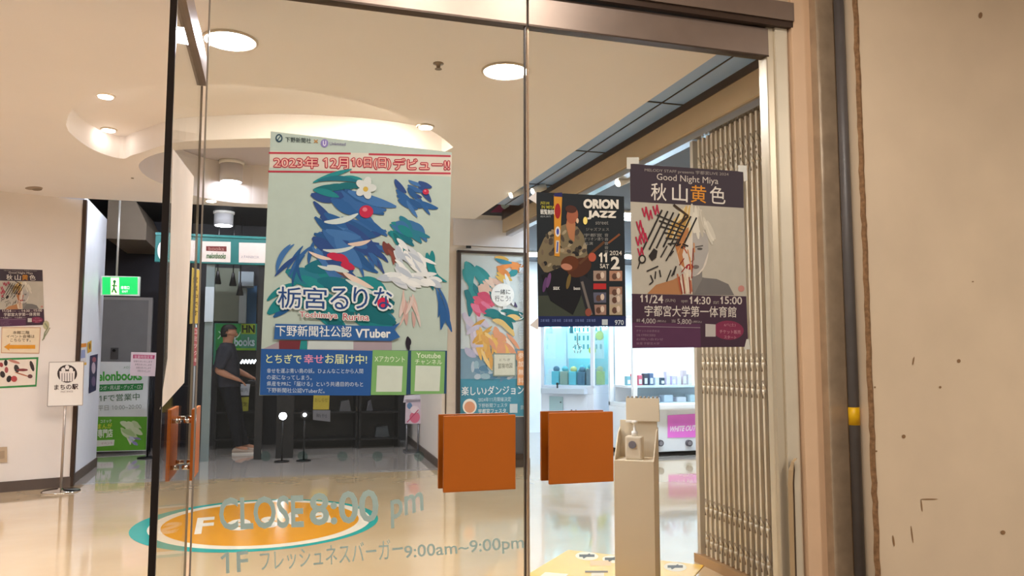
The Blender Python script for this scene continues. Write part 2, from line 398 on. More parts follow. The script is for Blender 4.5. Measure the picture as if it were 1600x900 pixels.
# pillar in the middle
b = MB(); A = [(1.90, 9.05, 0), (2.96, 9.05, 0), (2.96, 12.2, 0), (2.03, 12.2, 0)]
b.hull(A, [(x, y, 3.0) for x, y, z in A], M_WALL); struct(b, 'wall_pillar', 'cream wall block behind the tall framed poster', 'wall')
b = MB(); A = [(1.885, 9.04, 0), (1.91, 9.04, 0), (2.04, 12.2, 0), (2.015, 12.2, 0)]; b.hull(A, [(x, y, .1) for x, y, z in A], M_BASE)
b.box(1.885, 2.97, 9.03, 9.06, 0, .1, M_BASE); struct(b, 'baseboard_pillar', 'dark baseboard around the cream wall block', 'baseboard')
b = MB(); b.box(1.935, 1.95, 9.036, 9.051, .1, 3.0, M_BASE); struct(b, 'trim_2', 'thin dark joint on the cream wall block corner', 'trim')
b = MB(); pa, pb = PY(708, 344, 9.05), PY(822, 388, 9.05); b.box(pa.x, pb.x, 9.03, 9.052, pb.z, pa.z+.02, mat('dedce2', .3)); struct(b, 'trim_3', 'pale grey panel above the tall framed poster', 'trim')
b = MB(); pa = PY(732, 386, 9.03); b.box(pa.x-.03, pa.x+.03, 9.02, 9.031, pa.z-.015, pa.z+.015, M_BLACK); b.build('panel_latch', None, 'tiny dark latch on the pale panel above the tall framed poster', 'latch')

# shop shell behind
b = MB(); b.box(-6, 2.1, 12.45, 12.6, 0, 3.3, M_CHAR); struct(b, 'wall_back', 'dark charcoal back wall of the shop', 'wall')
b = MB(); b.box(-6, 2.6, YE+.02, 12.6, 3.28, 3.4, M_DARK); struct(b, 'ceiling_back', 'dark shop ceiling', 'ceiling')
b = MB(); b.box(-6.1, -6, D, 12.6, 0, 3.4, M_WALL); struct(b, 'wall_far_left', 'cream wall beyond the left edge of the view', 'wall')
pa, pb = PY(169, 316, 10.9), PY(228, 375, 10.9)
b = MB(); b.hull([(pa.x, 10.9, pb.z), (pb.x, 10.9, pb.z), (pb.x, 10.9, pa.z-.25), (pb.x-.13, 10.9, 3.28), (pa.x, 10.9, 3.28)], [(pa.x, 12.4, pb.z), (pb.x, 12.4, pb.z), (pb.x, 12.4, pa.z-.25), (pb.x-.13, 12.4, 3.28), (pa.x, 12.4, 3.28)], mat('6b5f50', .7))
struct(b, 'trim_4', 'brown boxed duct below the dark shop ceiling', 'trim')

# unseen tubes added above the shop entrance to light floor and walls there
for X0, l in ((-1.75, 'added unseen white ceiling tube above the shop entrance by the left wall'), (-.15, 'added unseen white ceiling tube above the middle of the shop entrance'), (1.2, 'added unseen white ceiling tube above the shop entrance by the cream wall block')):
    t = thing('added_tube_light', l, 'ceiling light', (X0+.45, 9.55, 3.28), 'added tubes above the shop entrance')
    b = MB(); b.box(X0, X0+.9, 9.50, 9.60, 3.24, 3.28, M_WHITE); b.build('housing', t)
    b = MB(); b.cyl((X0+.04, 9.55, 3.225), (X0+.86, 9.55, 3.225), .016, lamp('eef2ff', 230, 'added_shop_tube'), seg=12); b.build('tube', t)
# soffit, beam, hall on the right
b = MB(); b.box(XE, 2.63, D+.02, 8.3, 2.99, 3.06, mat('9cc0f0', .18, 0, .04, 1.2, .8)); struct(b, 'ceiling_right', 'blue grey panelled strip of ceiling along the beam', 'ceiling')
b = MB()
for y in (4.6, 5.9, 7.2): b.box(XE, 2.63, y, y+.012, 2.984, 2.991, M_BLACK)
b.box(2.44, 2.447, D+.02, 8.3, 2.984, 2.991, M_DARK)
struct(b, 'trim_5', 'thin dark seams of the blue grey ceiling strip', 'trim')
b = MB(); b.box(2.60, 2.66, D+.02, 8.98, 2.94, 3.05, M_STEELD); struct(b, 'trim_6', 'dark strip along the top of the beige beam', 'trim')
b = MB(); b.box(2.61, 2.80, D+.02, 8.98, 2.79, 2.94, mat('c2aa88', .6)); struct(b, 'beam', 'beige beam above the folding gate', 'beam')
b = MB(); b.box(2.63, 2.70, D+.05, 8.9, 2.735, 2.79, mat('b9bcc0', .2, .9)); struct(b, 'trim_7', 'steel gate track under the beige beam', 'trim')
b = MB(); b.box(2.85, 7.6, D+.02, 13.2, 2.98, 3.08, mat('4a4e56', .6)); struct(b, 'ceiling_hall', 'dark ceiling of the bright game hall', 'ceiling')
b = MB(); b.box(2.2, 7.6, 13.1, 13.2, 0, 3.6, mat('e6eef4', .6)); struct(b, 'wall_hall', 'white back wall of the bright game hall', 'wall')
b = MB(); b.box(7.5, 7.6, D, 13.2, 0, 3.1, mat('e6eef4', .6)); struct(b, 'wall_right', 'white side wall of the bright game hall', 'wall')
b = MB(); b.box(2.86, 7.6, D+.02, D+.12, 0, 3.1, M_WALL); struct(b, 'wall_hall_front', 'cream front wall of the game hall', 'wall')
b = MB(); b.box(2.80, 2.86, D+.02, 4.62, 0, 2.79, mat('8f7658', .7)); struct(b, 'wall_gate', 'brown wall face behind the stacked folding gate', 'wall')
b = MB(); b.box(2.0, 2.9, 9.0, 9.045, 3.0, 3.7, M_CHAR); b.box(1.9, 2.9, 8.4, 9.0, 3.6, 3.7, M_DARK); struct(b, 'wall_upper', 'dark upper wall above the cream wall block', 'wall')

def hall_panel(x0, x1, y0, y1, label):
    t = thing('ceiling_panel_light', label, 'ceiling light', ((x0+x1)/2, (y0+y1)/2, 2.98), 'hall ceiling panels')
    b = MB(); b.box(x0-.03, x1+.03, y0-.03, y1+.03, 2.955, 2.98, M_WHITE); b.build('frame', t)
    b = MB(); b.box(x0, x1, y0, y1, 2.945, 2.955, L_HALL); b.build('diffuser', t)
hall_panel(3.3, 4.5, 8.2, 8.6, 'white ceiling light panel in front of the glass prize machines')
hall_panel(4.9, 6.1, 8.0, 8.4, 'white ceiling light panel in front of the white and pink machine')
hall_panel(3.3, 4.5, 11.8, 12.2, 'white ceiling light panel behind the glass prize machines')
hall_panel(4.9, 6.1, 11.6, 12.0, 'white ceiling light panel behind the white and pink machine')

# ------------------------------------------------------------------ door surround outside
b = MB(); b.box(-4, 2.085, D-.06, D+.06, 2.72, 2.80, M_STEEL); b.box(-4, 2.085, D-.05, D+.05, 2.695, 2.72, M_STEELD)
struct(b, 'trim_8', 'bronze steel head frame above the glass doors', 'trim')
b = MB(); b.box(-6, 7.6, D-.03, D+.03, 2.80, 3.36, mat('c9b396', .6)); struct(b, 'wall_front', 'cream wall above the glass doors', 'wall')
xs = lambda x, Y: PY(x, 450, Y).x
def post(x0, x1, Y, depth, m, name, label, cat='trim', z1=3.35):
    b = MB(); b.box(xs(x0, Y), xs(x1, Y), Y, Y+depth, 0, z1, m, .004); return struct(b, name, label, cat)
post(1208.5, 1221, D-.02, .06, M_ALU, 'trim_9', 'narrow aluminium strip beside the right glass door', z1=2.70)
post(1223, 1243, D-.03, .07, mat('d3c7b0', .4, .2), 'trim_10', 'pale aluminium jamb right of the glass doors', z1=2.80)
post(1242.5, 1252, D-.02, .08, mat('3c2415', .8, 0, .3, 40, .2, .6), 'trim_11', 'dark worn sealant line beside the pale jamb')
post(1250, 1290, D-.05, .10, mat('dcb996', .5), 'trim_12', 'flat cream cladding strip right of the jamb')
post(1289, 1318, D-.09, .10, mat('b09a80', .34, .25, .12, 14, .5), 'trim_13', 'weathered bronze metal post beside the grey pipe')
post(1336, 1352, D-.13, .10, mat('6b4f38', .7, 0, .2, 30, .3, .4), 'trim_14', 'dark brown wall edging behind the grey pipe')
YW = D-.20
b = MB(); x0 = xs(1352, YW); b.box(x0, 4.6, YW, YW+.3, 0, 3.35, M_WALLOUT, .006)
wo = struct(b, 'wall_outer', 'large warm cream plaster wall at the right edge', 'wall')
b = MB()          # ragged sealant edge of the plaster
k = b.mi(mat('8a6848', .8, 0, .3, 60, .2, .5)); n = 90; prev = None
for i in range(n+1):
    z = 3.3*i/n; wob = random.uniform(-.0035, .0035)
    q = [b.b.verts.new((x0-.010+wob, YW-.002, z)), b.b.verts.new((x0+.016+wob*.7, YW-.004, z)), b.b.verts.new((x0+.003, YW-.010, z))]
    if prev:
        for a, c in ((0, 2), (2, 1)): b.b.faces.new((prev[a], prev[c], q[c], q[a])).material_index = k
    prev = q
b.build('sealant_bead', None, 'ragged brown sealant bead along the edge of the plaster wall', 'sealant')
t = thing('conduit_pipe', 'dark grey vertical pipe with yellow tape beside the plaster wall', 'pipe', (xs(1327, D-.14), D-.14, 0))
b = MB(); xc = xs(1327, D-.14); b.cyl((xc, D-.14, 0), (xc, D-.14, 3.35), .0205, mat('5f5a58', .45, .2, .08, 12)); b.build('pipe', t)
b = MB(); za = PY(1330, 665, D-.16).z; zb = PY(1330, 637, D-.16).z; b.cyl((xc, D-.14, za), (xc, D-.14, zb), .0218, mat('e8b400', .4)); b.build('tape', t, 'yellow tape')
# marks on the plaster
b = MB(); fl = Flat((0, YW-.001, 0), (0, -1, 0), .0005)
for (x, y, rx, ry) in ((1498, 564, 3, 3), (1412, 682, 3, 3), (1567, 832, 4, 3.5), (1469, 605, 2, 2), (1367, 605, 1.5, 1.5), (1369, 705, 2, 1.5), (1532, 24, 3, 5), (1427, 564, 1.2, 7), (1396, 845, 1.5, 9), (1425, 835, 1, 14), (1440, 790, 1, 10), (1520, 440, 1.5, 1), (1452, 780, 14, 1)):
    b = MB(); fl.ell(b, x, y, rx, ry, '8f6d4a', 1, random.uniform(-.2, .2), 10); b.build('scuff', wo)
# peeled gasket strip
t0 = [(1241, 716), (1236, 722), (1232, 735), (1231, 755), (1232, 790), (1233, 830), (1234, 870), (1235, 905), (1236, 940)]
b = MB(); k = b.mi(mat('b69a74', .6)); k2 = b.mi(mat('4a3826', .7)); pr = None
for x, y in t0:
    p = PY(x, y, D-.045); dx = .014 if y > 730 else .006
    q = [b.b.verts.new(p), b.b.verts.new(p+Vector((dx, -.012, 0))), b.b.verts.new(p+Vector((dx*2.4, .004, 0)))]
    if pr:
        b.b.faces.new((pr[0], pr[1], q[1], q[0])).material_index = k; b.b.faces.new((pr[1], pr[2], q[2], q[1])).material_index = k2
    pr = q
b.build('door_gasket', None, 'peeling rubber gasket curling off the pale jamb', 'gasket')

# canopy lamps; those at plaster wall and open door are added, unseen, for light
for (X, Y, r, l) in ((.67, 1.4, .09, 'round canopy light above the left closed door outside'), (1.28, 1.4, .09, 'round canopy light above the seam of the closed doors outside'), (4.7, -.6, .2, 'large round canopy light added out of view to light the plaster wall'), (-1.6, 1.4, .11, 'round canopy light added out of view outside the open door')):
    downlight((X, Y), l, r, L_CAN, 'canopy lights outside', 3.35)

# ------------------------------------------------------------------ glass doors
ZR0, ZR1 = 2.573, 2.69         # top rail
def push_plate(par, axis, a0, a1, z0, z1, off, th, base):
    b = MB()
    if axis == 'x':
        y = base+off; b.box(a0, a1, y-th/2, y+th/2, z0, z1, M_ORANGE, .003)
    else:
        x = base+off; b.box(x-th/2, x+th/2, a0, a1, z0, z1, M_ORANGE, .003)
    o = b.build('push_plate', par)
    b = MB(); s = 1 if off > 0 else -1
    for u in (a0+.04, a1-.04):
        for z in (z0+.05, z1-.05):
            if axis == 'x': b.cyl((u, base+.006*s, z), (u, base+off-s*th/2, z), .009, M_CHROME, seg=12)
            else: b.cyl((base+.006*s, u, z), (base+off-s*th/2, u, z), .009, M_CHROME, seg=12)
    b.build('standoff', o)
XL0, XM, XR1 = PY(312, 450, D).x, PY(822.5, 450, D).x, PY(1207, 450, D).x
def leaf_x(name, label, x0, x1, px0, px1, y0, y1):
    t = thing(name, label, 'door', ((x0+x1)/2, D, 0), None, 'structure')
    b = MB(); b.box(x0, x1, D-.005, D+.005, .11, ZR0+.01, GLASS); b.build('glass', t)
    b = MB(); b.box(x0, x1, D-.022, D+.022, ZR0, ZR1, M_STEEL, .002); b.box(x0, x1, D-.0225, D+.0225, ZR0-.006, ZR0, M_STEELD); b.build('top_rail', t)
    b = MB(); b.box(x0, x1, D-.022, D+.022, .012, .12, M_STEEL, .002); b.build('bottom_rail', t)
    q = PY(px0, y0, D-.045); r = PY(px1, y1, D-.045)
    for s in (-1, 1): push_plate(t, 'x', q.x, r.x, r.z, q.z, .045*s, .014, D)
    return t
dl = leaf_x('door_1', 'closed glass door with closing time lettering and big pale green poster', XL0, XM-.004, 693, 805, 650, 764)
dr = leaf_x('door_2', 'closed glass door carrying the jazz poster and the portrait concert poster', XM+.004, XR1, 857, 958, 645, 752)
for d, x in ((dl, XM-.006), (dr, XM+.006)):
    b = MB(); b.box(x-.003, x+.003, D-.007, D+.007, .12, ZR0-.006, mat('b59a80', .2, .3) if d is dr else mat('3a2c24', .3)); b.build('edge_strip', d)
b = MB(); b.box(XL0-.002, XL0+.003, D-.007, D+.007, .12, ZR0-.006, mat('8f8478', .2, .2)); b.build('edge_strip', dl)
# lettering on the door
fd = Flat((0, D-.0056, 0), (0, -1, 0), .0004)
M_VIN = mat('b0c6c0', .5)
b = MB(dl)
fd.txt(b, 'CLOSE', (343, 829), (475, 824), 51, M_VIN, 1, .022, -1); fd.txt(b, '8:00', (484, 822), (592, 815), 51, M_VIN, 1, .022, -1); fd.txt(b, 'pm', (611, 826), (662, 811), 44, M_VIN, 1, .015, -1)
b.build('lettering', dl, 'pale grey green closing time letters')
b = MB(dl); fd.txt(b, '1F', (345, 897), (388, 892), 33, M_VIN, 1, .015, -1); fd.txt(b, 'フレッシュネスバーガー', (407, 893), (630, 873), 32, M_VIN, 1, .004, -1)
fd.txt(b, '9:00am~9:00pm', (632, 878), (819, 862), 25, M_VIN, 1, .01, -1); b.build('lettering', dl, 'small shop hours letters')
for x in (415, 473, 535, 590, 655):
    b = MB(); fd.ell(b, x, 713, 8, 8, glass_mat('teal_film_%d' % x, (.62, .80, .76, 1), .3), 1); b.build('safety_dot', dl)

# open door leaf, swung inward
XO = PY(255, 450, D).x; YO = 3.88
t = thing('door_3', 'glass door standing open into the lobby with a white sheet taped on', 'door', (XO, D, 0), None, 'structure')
b = MB(); b.box(XO-.005, XO+.005, D, YO, .11, ZR0+.01, GLASSO); b.build('glass', t)
b = MB(); b.box(XO-.022, XO+.022, D, YO, ZR0, ZR1, M_STEEL, .002); b.build('top_rail', t)
b = MB(); b.box(XO-.022, XO+.022, D, YO, .012, .12, M_STEEL, .002); b.build('bottom_rail', t)
b = MB(); b.box(XO-.011, XO+.011, D-.016, D-.002, .05, ZR1, mat('1c1410', .3)); b.build('edge_seal', t)
b = MB(); b.box(XO-.005, XO+.005, YO, YO+.004, .12, ZR0, mat('b9aa98', .2, .2)); b.build('edge_strip', t)
zt = PX(315, 630, XO).z
ya, yb = 3.50, 3.77
za, zb = HC-(730-558)/F*3.72*.965, HC-(631-558)/F*3.72*.965
for s in (-1, 1): push_plate(t, 'y', ya, yb, za, zb, .045*s, .014, XO)
# sheet taped to the open leaf
fo = Flat((XO+.0075, 0, 0), (1, 0, 0), .0005)
b = MB(); fo.slab(b, [(303, 276), (288, 598), (250, 640), (262, 560), (266, 400), (270, 232)], mat('dccbb8', .6, 0, .04, 6, .3, .3)); b.build('paper_sheet', None, 'blank cream sheet taped to the open glass door', 'sheet')

# ------------------------------------------------------------------ posters on the doors
def big_poster():
    f = Flat((0, D-.0068, 0), (0, -1, 0), .00035)
    t = thing('event_poster', 'large pale green poster with blue and teal artwork on the left closed glass door', 'poster', tuple(f.pt(556, 615)))
    b = MB(); f.slab(b, [(405, 618), (697, 615), (706, 238), (423, 205)], 'b9c8bd'); b.build('paper', t)
    b = MB()
    f.poly(b, [(421, 262), (705, 276), (706, 242), (422, 236)], 'd9cfc0', 1)
    f.line(b, [(420, 239), (548, 240)], 3, 'b83a4a', 2); f.line(b, [(576, 241), (704, 244)], 3, 'b83a4a', 2)
    f.line(b, [(419, 268), (540, 269)], 3, 'b83a4a', 2); f.line(b, [(547, 269), (704, 271)], 3, 'b83a4a', 2)
    b.build('headline_band', t, 'pale band between red lines')
    b = MB(t)
    for body, x0, x1, y in (('2023年', 428, 497, 262), ('12月', 505, 544, 263), ('10日(日)', 549, 610, 263.5), ('デビュー!!', 615, 702, 265)): f.otxt(b, body, (x0, y), (x1, y+1), 17, 'ecb8a8', 'b02c44', 1.5, 3, .012)
    b.build('headline_lettering', t, 'red outlined headline letters')
    b = MB()
    f.ell(b, 436, 216, 5.5, 6.5, '2c4a5c', 2); f.ell(b, 436, 216, 3.5, 4.2, 'b9c8bd', 3); f.line(b, [(433, 220), (439, 212)], 1.5, '2c4a5c', 4)
    f.txt(b, '下野新聞社', (446, 222), (486, 224), 8, '26383c', 2, .01); f.txt(b, '×', (490, 224), (497, 224), 6, 'b98a50', 2, .02)
    f.ell(b, 507, 224, 6, 6.5, '8f83bd', 2); f.txt(b, 'U', (504.5, 228), (509.5, 228), 8, 'e8e4f0', 3, .03); f.txt(b, 'Unlimited', (515, 227), (540, 228), 5, '77709c', 2)
    b.build('logo', t, 'small company emblems')
    b = MB()
    # a plain abstract of brush strokes in the print's colours
    strokes = lambda *a: brush(f, b, rr, *a)
    rr = random.Random(11)
    BL_, TL_, WH_ = ['2d5f98', '36659e', '4474ac', '2f4c86', '28578c'], ['1f8287', '1c6f80', '23888c', '2b7a8f', '186a72'], ['dfe3e2', 'cdd3d8', 'e9ebe8', 'b9c3ce']
    strokes(440, 560, 415, 500, 34, .1, 66, 20, .3, TL_, 2); strokes(408, 430, 470, 500, 5, -.5, 60, 12, .4, ['245a8e', '1f8287'], 2.5)
    strokes(478, 540, 285, 390, 44, .75, 74, 17, -.5, BL_, 3); strokes(480, 530, 280, 300, 7, -.15, 62, 9, .5, TL_, 5.2)
    strokes(455, 500, 370, 400, 8, 2.4, 54, 8, -.6, BL_, 4); strokes(545, 580, 380, 410, 8, .5, 44, 8, .6, ['3a4f86', '2f4c86', '36659e'], 4)
    strokes(478, 540, 345, 440, 9, .4, 52, 8, -.4, ['d9c3b2', 'c9d6d2', '6e4a44', 'c9d6d2', 'e2cdbd'], 6); strokes(490, 535, 395, 415, 3, .2, 26, 10, .4, ['c02c4c'], 7)
    strokes(612, 655, 276, 320, 20, .9, 34, 9, -.5, BL_, 3); strokes(598, 655, 335, 365, 16, .5, 42, 13, .3, TL_+['3b6fa0'], 2.5); strokes(662, 676, 385, 425, 6, 1.3, 40, 10, -.3, TL_, 3)
    strokes(594, 604, 372, 390, 4, 1.0, 34, 9, .2, ['74403c', '8a4a40'], 4); strokes(612, 650, 370, 420, 26, .7, 32, 9, .5, WH_, 5); strokes(582, 668, 428, 440, 26, .05, 30, 10, .3, WH_, 5)
    strokes(628, 646, 448, 490, 9, 1.45, 40, 6, .1, ['d6b8ad', 'd9c7bf', 'c8a49c'], 3); strokes(674, 684, 440, 460, 5, 1.2, 56, 8, .4, BL_, 3); strokes(631, 640, 522, 532, 4, 1.4, 18, 7, .1, ['2a2430'], 4)
    for (x, y, r) in ((572, 331, 11), (665, 300, 5)): f.ell(b, x, y, r, r*.9, 'c02c4c', 9); f.ell(b, x-r*.2, y-r*.3, r*.35, r*.3, 'e07a8a', 9.3)
    for a in range(5): f.ell(b, 571+9*math.cos(a*1.257), 294+10*math.sin(a*1.257), 8, 6, 'd4d9d4', 9+a*.05, a*1.257)
    f.ell(b, 571, 296, 4, 4, 'cfae50', 9.5)
    f.poly(b, [(409, 546), (440, 532), (580, 534), (612, 528), (612, 548), (408, 550)], 'a89aa2', 4)
    f.poly(b, [(436, 546), (470, 546), (470, 532), (436, 532)], '73343c', 5); f.poly(b, [(468, 546), (480, 546), (480, 532), (470, 532)], '2a8a8c', 5.1); f.poly(b, [(480, 546), (552, 546), (552, 532), (482, 532)], 'c6d0cf', 5.2)
    b.build('artwork', t, 'abstract brush strokes in blue, teal and white')
    b = MB(); f.ell(b, 598, 474, 9, 9, 'd02a50', 15.2); b.build('accent', t, 'red berry on the title')
    b = MB(t)
    for q, x0, x1, y in (('栃', 434, 470, 481), ('宮', 474, 510, 482), ('る', 516, 544, 483), ('り', 552, 574, 482), ('な', 584, 612, 483)): f.otxt(b, q, (x0, y), (x1, y+1), 33, '2a4b84', 'e2e8e6', 3, 12, .012)
    f.otxt(b, 'Tochimiya', (468, 498), (527, 500), 11, 'b5485a', 'e8e6e0', 1.2, 14); f.otxt(b, 'Rurina', (536, 500), (576, 501), 10, 'b5485a', 'e8e6e0', 1.2, 14)
    b.build('title_lettering', t, 'blue title letters outlined in white')
    b = MB(); f.poly(b, [(428, 530), (610, 533), (625, 527), (616, 515), (625, 504), (612, 510), (430, 506)], '2f62a0', 11); f.txt(b, '下野新聞社公認', (431, 525), (549, 527), 17, 'e6ebea', 13, .02); f.txt(b, 'VTuber', (555, 528), (610, 528), 14, 'e6ebea', 13, .03); b.build('ribbon', t, 'blue ribbon with white letters')
    b = MB(); f.poly(b, [(406, 617), (579, 618), (582, 548), (408, 545)], '2b5b9c', 11)
    f.txt(b, 'とちぎで', (416, 567), (471, 568), 14, 'dbe6b0', 13, .03); f.txt(b, '幸せ', (475, 568), (505, 568), 14, 'e79ab8', 13, .03); f.txt(b, 'お届け中!', (508, 568), (573, 569), 15, 'dbe6b0', 13, .03)
    for i, s in enumerate(('幸せを運ぶ青い鳥の妖。ひょんなことから人間', 'の姿になってしまう。', '県産をPRに「届ける」という共通目的のもと', '下野新聞社公認VTuberだ。')):
        f.txt(b, s, (417, 583+i*10), (417+(150 if i in (0, 2) else 70 if i == 1 else 90), 583.5+i*10.3), 7.5, 'cddcec', 13, .008)
    b.build('caption_panel', t, 'deep blue panel with caption letters')
    b = MB(); f.poly(b, [(578, 617), (697, 615), (698, 548), (582, 547)], '284a6c', 11)
    f.poly(b, [(579, 617), (634, 617), (637, 548), (582, 547)], '7fb36e', 11.5); f.poly(b, [(641, 616), (693, 615), (695, 549), (642, 548)], '7fb36e', 11.5)
    f.txt(b, 'Xアカウント', (585, 565), (632, 566), 9, 'e4efd8', 12.5, .01); f.txt(b, 'Youtube', (650, 559), (688, 560), 8, 'e4efd8', 12.5, .01); f.txt(b, 'チャンネル', (648, 569), (690, 570), 8, 'e4efd8', 12.5, .01)
    f.poly(b, [(587, 612), (627, 612), (629, 572), (589, 571)], 'd3ddd0', 12.5); f.poly(b, [(647, 611), (686, 611), (688, 572), (649, 571)], 'd3ddd0', 12.5)
    b.build('link_panel', t, 'green panels with blank white squares')
big_poster()

def miya(f, t, tape):
    b = MB(); f.slab(b, [(989, 544), (1169, 542), (1161, 268), (984, 256)], 'b3ab9b'); b.build('paper', t)
    b = MB(); f.poly(b, [(985, 315), (1162, 325), (1161, 268), (984, 256)], '3b3038', 1); b.build('title_panel', t, 'dark plum panel'); b = MB(); f.poly(b, [(988, 544), (1169, 542), (1166, 463), (987, 459)], '402a38', 1)
    f.poly(b, [(988, 543), (1095, 543), (1094, 506), (988, 504)], '55304c', 1.5); f.ell(b, 1138, 516, 24, 15, '7c2c48', 2, .05)
    f.line(b, [(992, 510), (1094, 512)], .8, '9a8a90', 3); f.poly(b, [(1102, 526), (1118, 526), (1118, 507), (1102, 506)], 'b6b0a8', 3); b.build('date_panel', t, 'dark plum panel with a crimson patch')
    b = MB()
    # painted side of the picture: strokes, hatching, generic half painted portrait
    f.poly(b, [(1011, 459), (1025, 445), (1052, 437), (1064, 430), (1066, 460.5)], 'a8754c', 2); f.poly(b, [(1066, 460.5), (1066, 432), (1078, 428), (1100, 434), (1120, 436), (1138, 444), (1147, 461.5)], '6f6a66', 2)
    f.poly(b, [(1062, 432), (1066, 460), (1082, 460), (1080, 418)], 'c9b9a4', 2.5); f.poly(b, [(1084, 460), (1097, 436), (1097, 415), (1080, 420)], '7d7872', 2.6)
    f.ell(b, 1082, 390, 25, 42, 'cfc4b4', 3); f.poly(b, [(1082, 350), (1106, 368), (1107, 392), (1098, 418), (1088, 430), (1082, 432)], 'a8a29a', 3.5)
    f.poly(b, [(1082, 350), (1060, 366), (1055, 385), (1062, 412), (1070, 420), (1066, 398), (1072, 370)], 'b07444', 3.6)
    for i in range(36):
        x = 1048+i*1.8; f.ell(b, x, 352-18*math.sin((i+2)/39*3.1)+random.uniform(0, 22), 3.0, 17, random.choice(['c8c0ae', 'd3cbb9', 'b6ad9b'] if x > 1080 else ['c9a868', 'b89050', 'd3c29a']), 4+i*.02, (x-1082)*-.014, 10)
    f.line(b, [(1056, 384), (1066, 381), (1075, 385)], 2.6, '2c1c18', 5.5); f.ell(b, 1066, 386, 5, 2.4, '3a2a22', 5.5); f.line(b, [(1086, 386), (1098, 384)], 1.8, '5a5550', 5.5); f.ell(b, 1093, 389, 4.2, 1.8, '55504b', 5.5)
    f.line(b, [(1083, 392), (1084, 406), (1079, 409)], 1.3, '85705e', 5.5); f.ell(b, 1077, 417, 6, 4.5, 'a02c30', 5.5, -.1); f.ell(b, 1087, 417, 5, 3, '6e6460', 5.4)
    for i in range(9): f.line(b, [(1058+i*3.2, 398+random.uniform(-25, 40)), (1066+i*2.4, 384+random.uniform(-20, 45))], 1.6, random.choice(['b4562c', '8c3020', 'c98a50', 'd8c8b0']), 6)
    for i in range(9): f.line(b, [(1058+i*2.6, 428+i%3*5), (1063+i*2.2, 456+i%2*3)], 2, random.choice(['d8ccb6', 'b0603c', 'c9b494', '8c3a28']), 6)
    for i in range(7): f.line(b, [(1003+i*11, 392-i*2), (1034+i*9, 328+i*2)], 2.6, '27221f', 6)
    for i in range(6): f.line(b, [(1026+i*3.4, 336+i*9), (1071-i*2, 355+i*5)], 2.2, '2b2622', 6.2)
    f.line(b, [(1052, 320), (1075, 338), (1060, 352)], 3.5, '3a2a1c', 6.3); f.poly(b, [(1052, 352), (1070, 338), (1074, 343), (1064, 362)], 'a8803c', 5.8)
    for (x, y) in ((1003, 325), (1010, 330), (994, 346), (998, 358), (1002, 366), (996, 388), (1020, 322), (993, 370)): f.line(b, [(x, y), (x+4, y+14), (x+6, y-2), (x+9, y+12)], 2.2, 'a82440', 6)
    f.ell(b, 1003, 405, 6, 7, '2c2622', 6); f.ell(b, 1003, 405, 3.5, 4.5, 'b3ab9b', 6.3); f.poly(b, [(1013, 400), (1021, 388), (1027, 392), (1025, 403), (1018, 408)], '2b2522', 6); f.line(b, [(996, 420), (1000, 408)], 1.8, '2c2622', 6)
    for s in ([(1010, 424), (1028, 416)], [(1016, 430), (1020, 440), (1014, 445)], [(1024, 424), (1023, 436)], [(1030, 422), (1032, 433)], [(1041, 440), (1048, 422)], [(1040, 408), (1058, 376)], [(1032, 402), (1042, 384)], [(1046, 400), (1052, 392)], [(1049, 432), (1056, 416), (1052, 430)]): f.line(b, s, 2, '2b2522', 6.4)
    f.ell(b, 1158, 451, 5, 5, 'b98074', 2)
    b.build('artwork', t, 'half painted portrait with red and black brush strokes')
    b = MB(t)
    f.txt(b, 'MELODY STAFF presents 宇都宮LIVE 2024', (1007, 269), (1138, 276), 6.5, '9c9288', 3, .004); f.txt(b, 'Good Night Miya', (1026, 284), (1122, 291), 13, 'c8bdb0', 3, 0)
    for s, x, h in (('秋', 1017, 'd8cfc2'), ('山', 1050, 'd8cfc2'), ('黄', 1079, 'd08a2c'), ('色', 1109, 'd8cfc2')): f.txt(b, s, (x, 312.5+(x-1017)*.055), (x+24, 313+(x-993)*.055), 27, h, 3, .012)
    f.txt(b, '1', (1000, 472), (1004, 472), 11.5, 'c9beb2', 3, .03); f.txt(b, '1', (1007.5, 472), (1011.5, 472.3), 11.5, 'c9beb2', 3, .03); f.txt(b, '/24', (1014, 474), (1036, 474), 13, 'c9beb2', 3, .012); f.txt(b, '(SUN)', (1039, 473), (1055, 473), 6, '9c9288', 3); f.txt(b, '1', (1077, 474.5), (1081, 474.7), 11.5, 'c9beb2', 3, .03); f.txt(b, '4:30', (1084, 475), (1110, 476), 12, 'c9beb2', 3, .012); f.txt(b, '1', (1125, 474.7), (1129, 474.9), 11.5, 'c9beb2', 3, .03); f.txt(b, '5:00', (1132, 475), (1159, 476), 12, 'c9beb2', 3, .012)
    f.txt(b, 'open', (1064, 474), (1074, 474), 5, '9c9288', 3); f.txt(b, 'start', (1114, 475), (1123, 475), 5, '9c9288', 3)
    f.txt(b, '宇都宮大学第一体育館', (1007, 494), (1150, 496), 17, 'cfc5b9', 3, .016)
    f.txt(b, '前', (994, 503), (1000, 503), 5, 'a89c98', 3); f.txt(b, '4,000', (1002, 506), (1024, 507), 9, 'b3a7a2', 3, .006); f.txt(b, '(税込)', (1026, 504), (1040, 504), 4, 'a89c98', 3); f.txt(b, '当', (1049, 504), (1055, 504), 5, 'a89c98', 3); f.txt(b, '5,800', (1058, 507), (1080, 508), 9, 'b3a7a2', 3, .006); f.txt(b, '(税込)', (1082, 505), (1096, 505), 4, 'a89c98', 3)
    f.txt(b, '6/1(土)', (1131, 511), (1149, 511), 6, 'b9808c', 3.5); f.txt(b, 'チケット販売', (1124, 521), (1157, 522), 6, 'c4909a', 3.5); f.txt(b, 'スタート', (1131, 529), (1150, 530), 5, 'c4909a', 3.5)
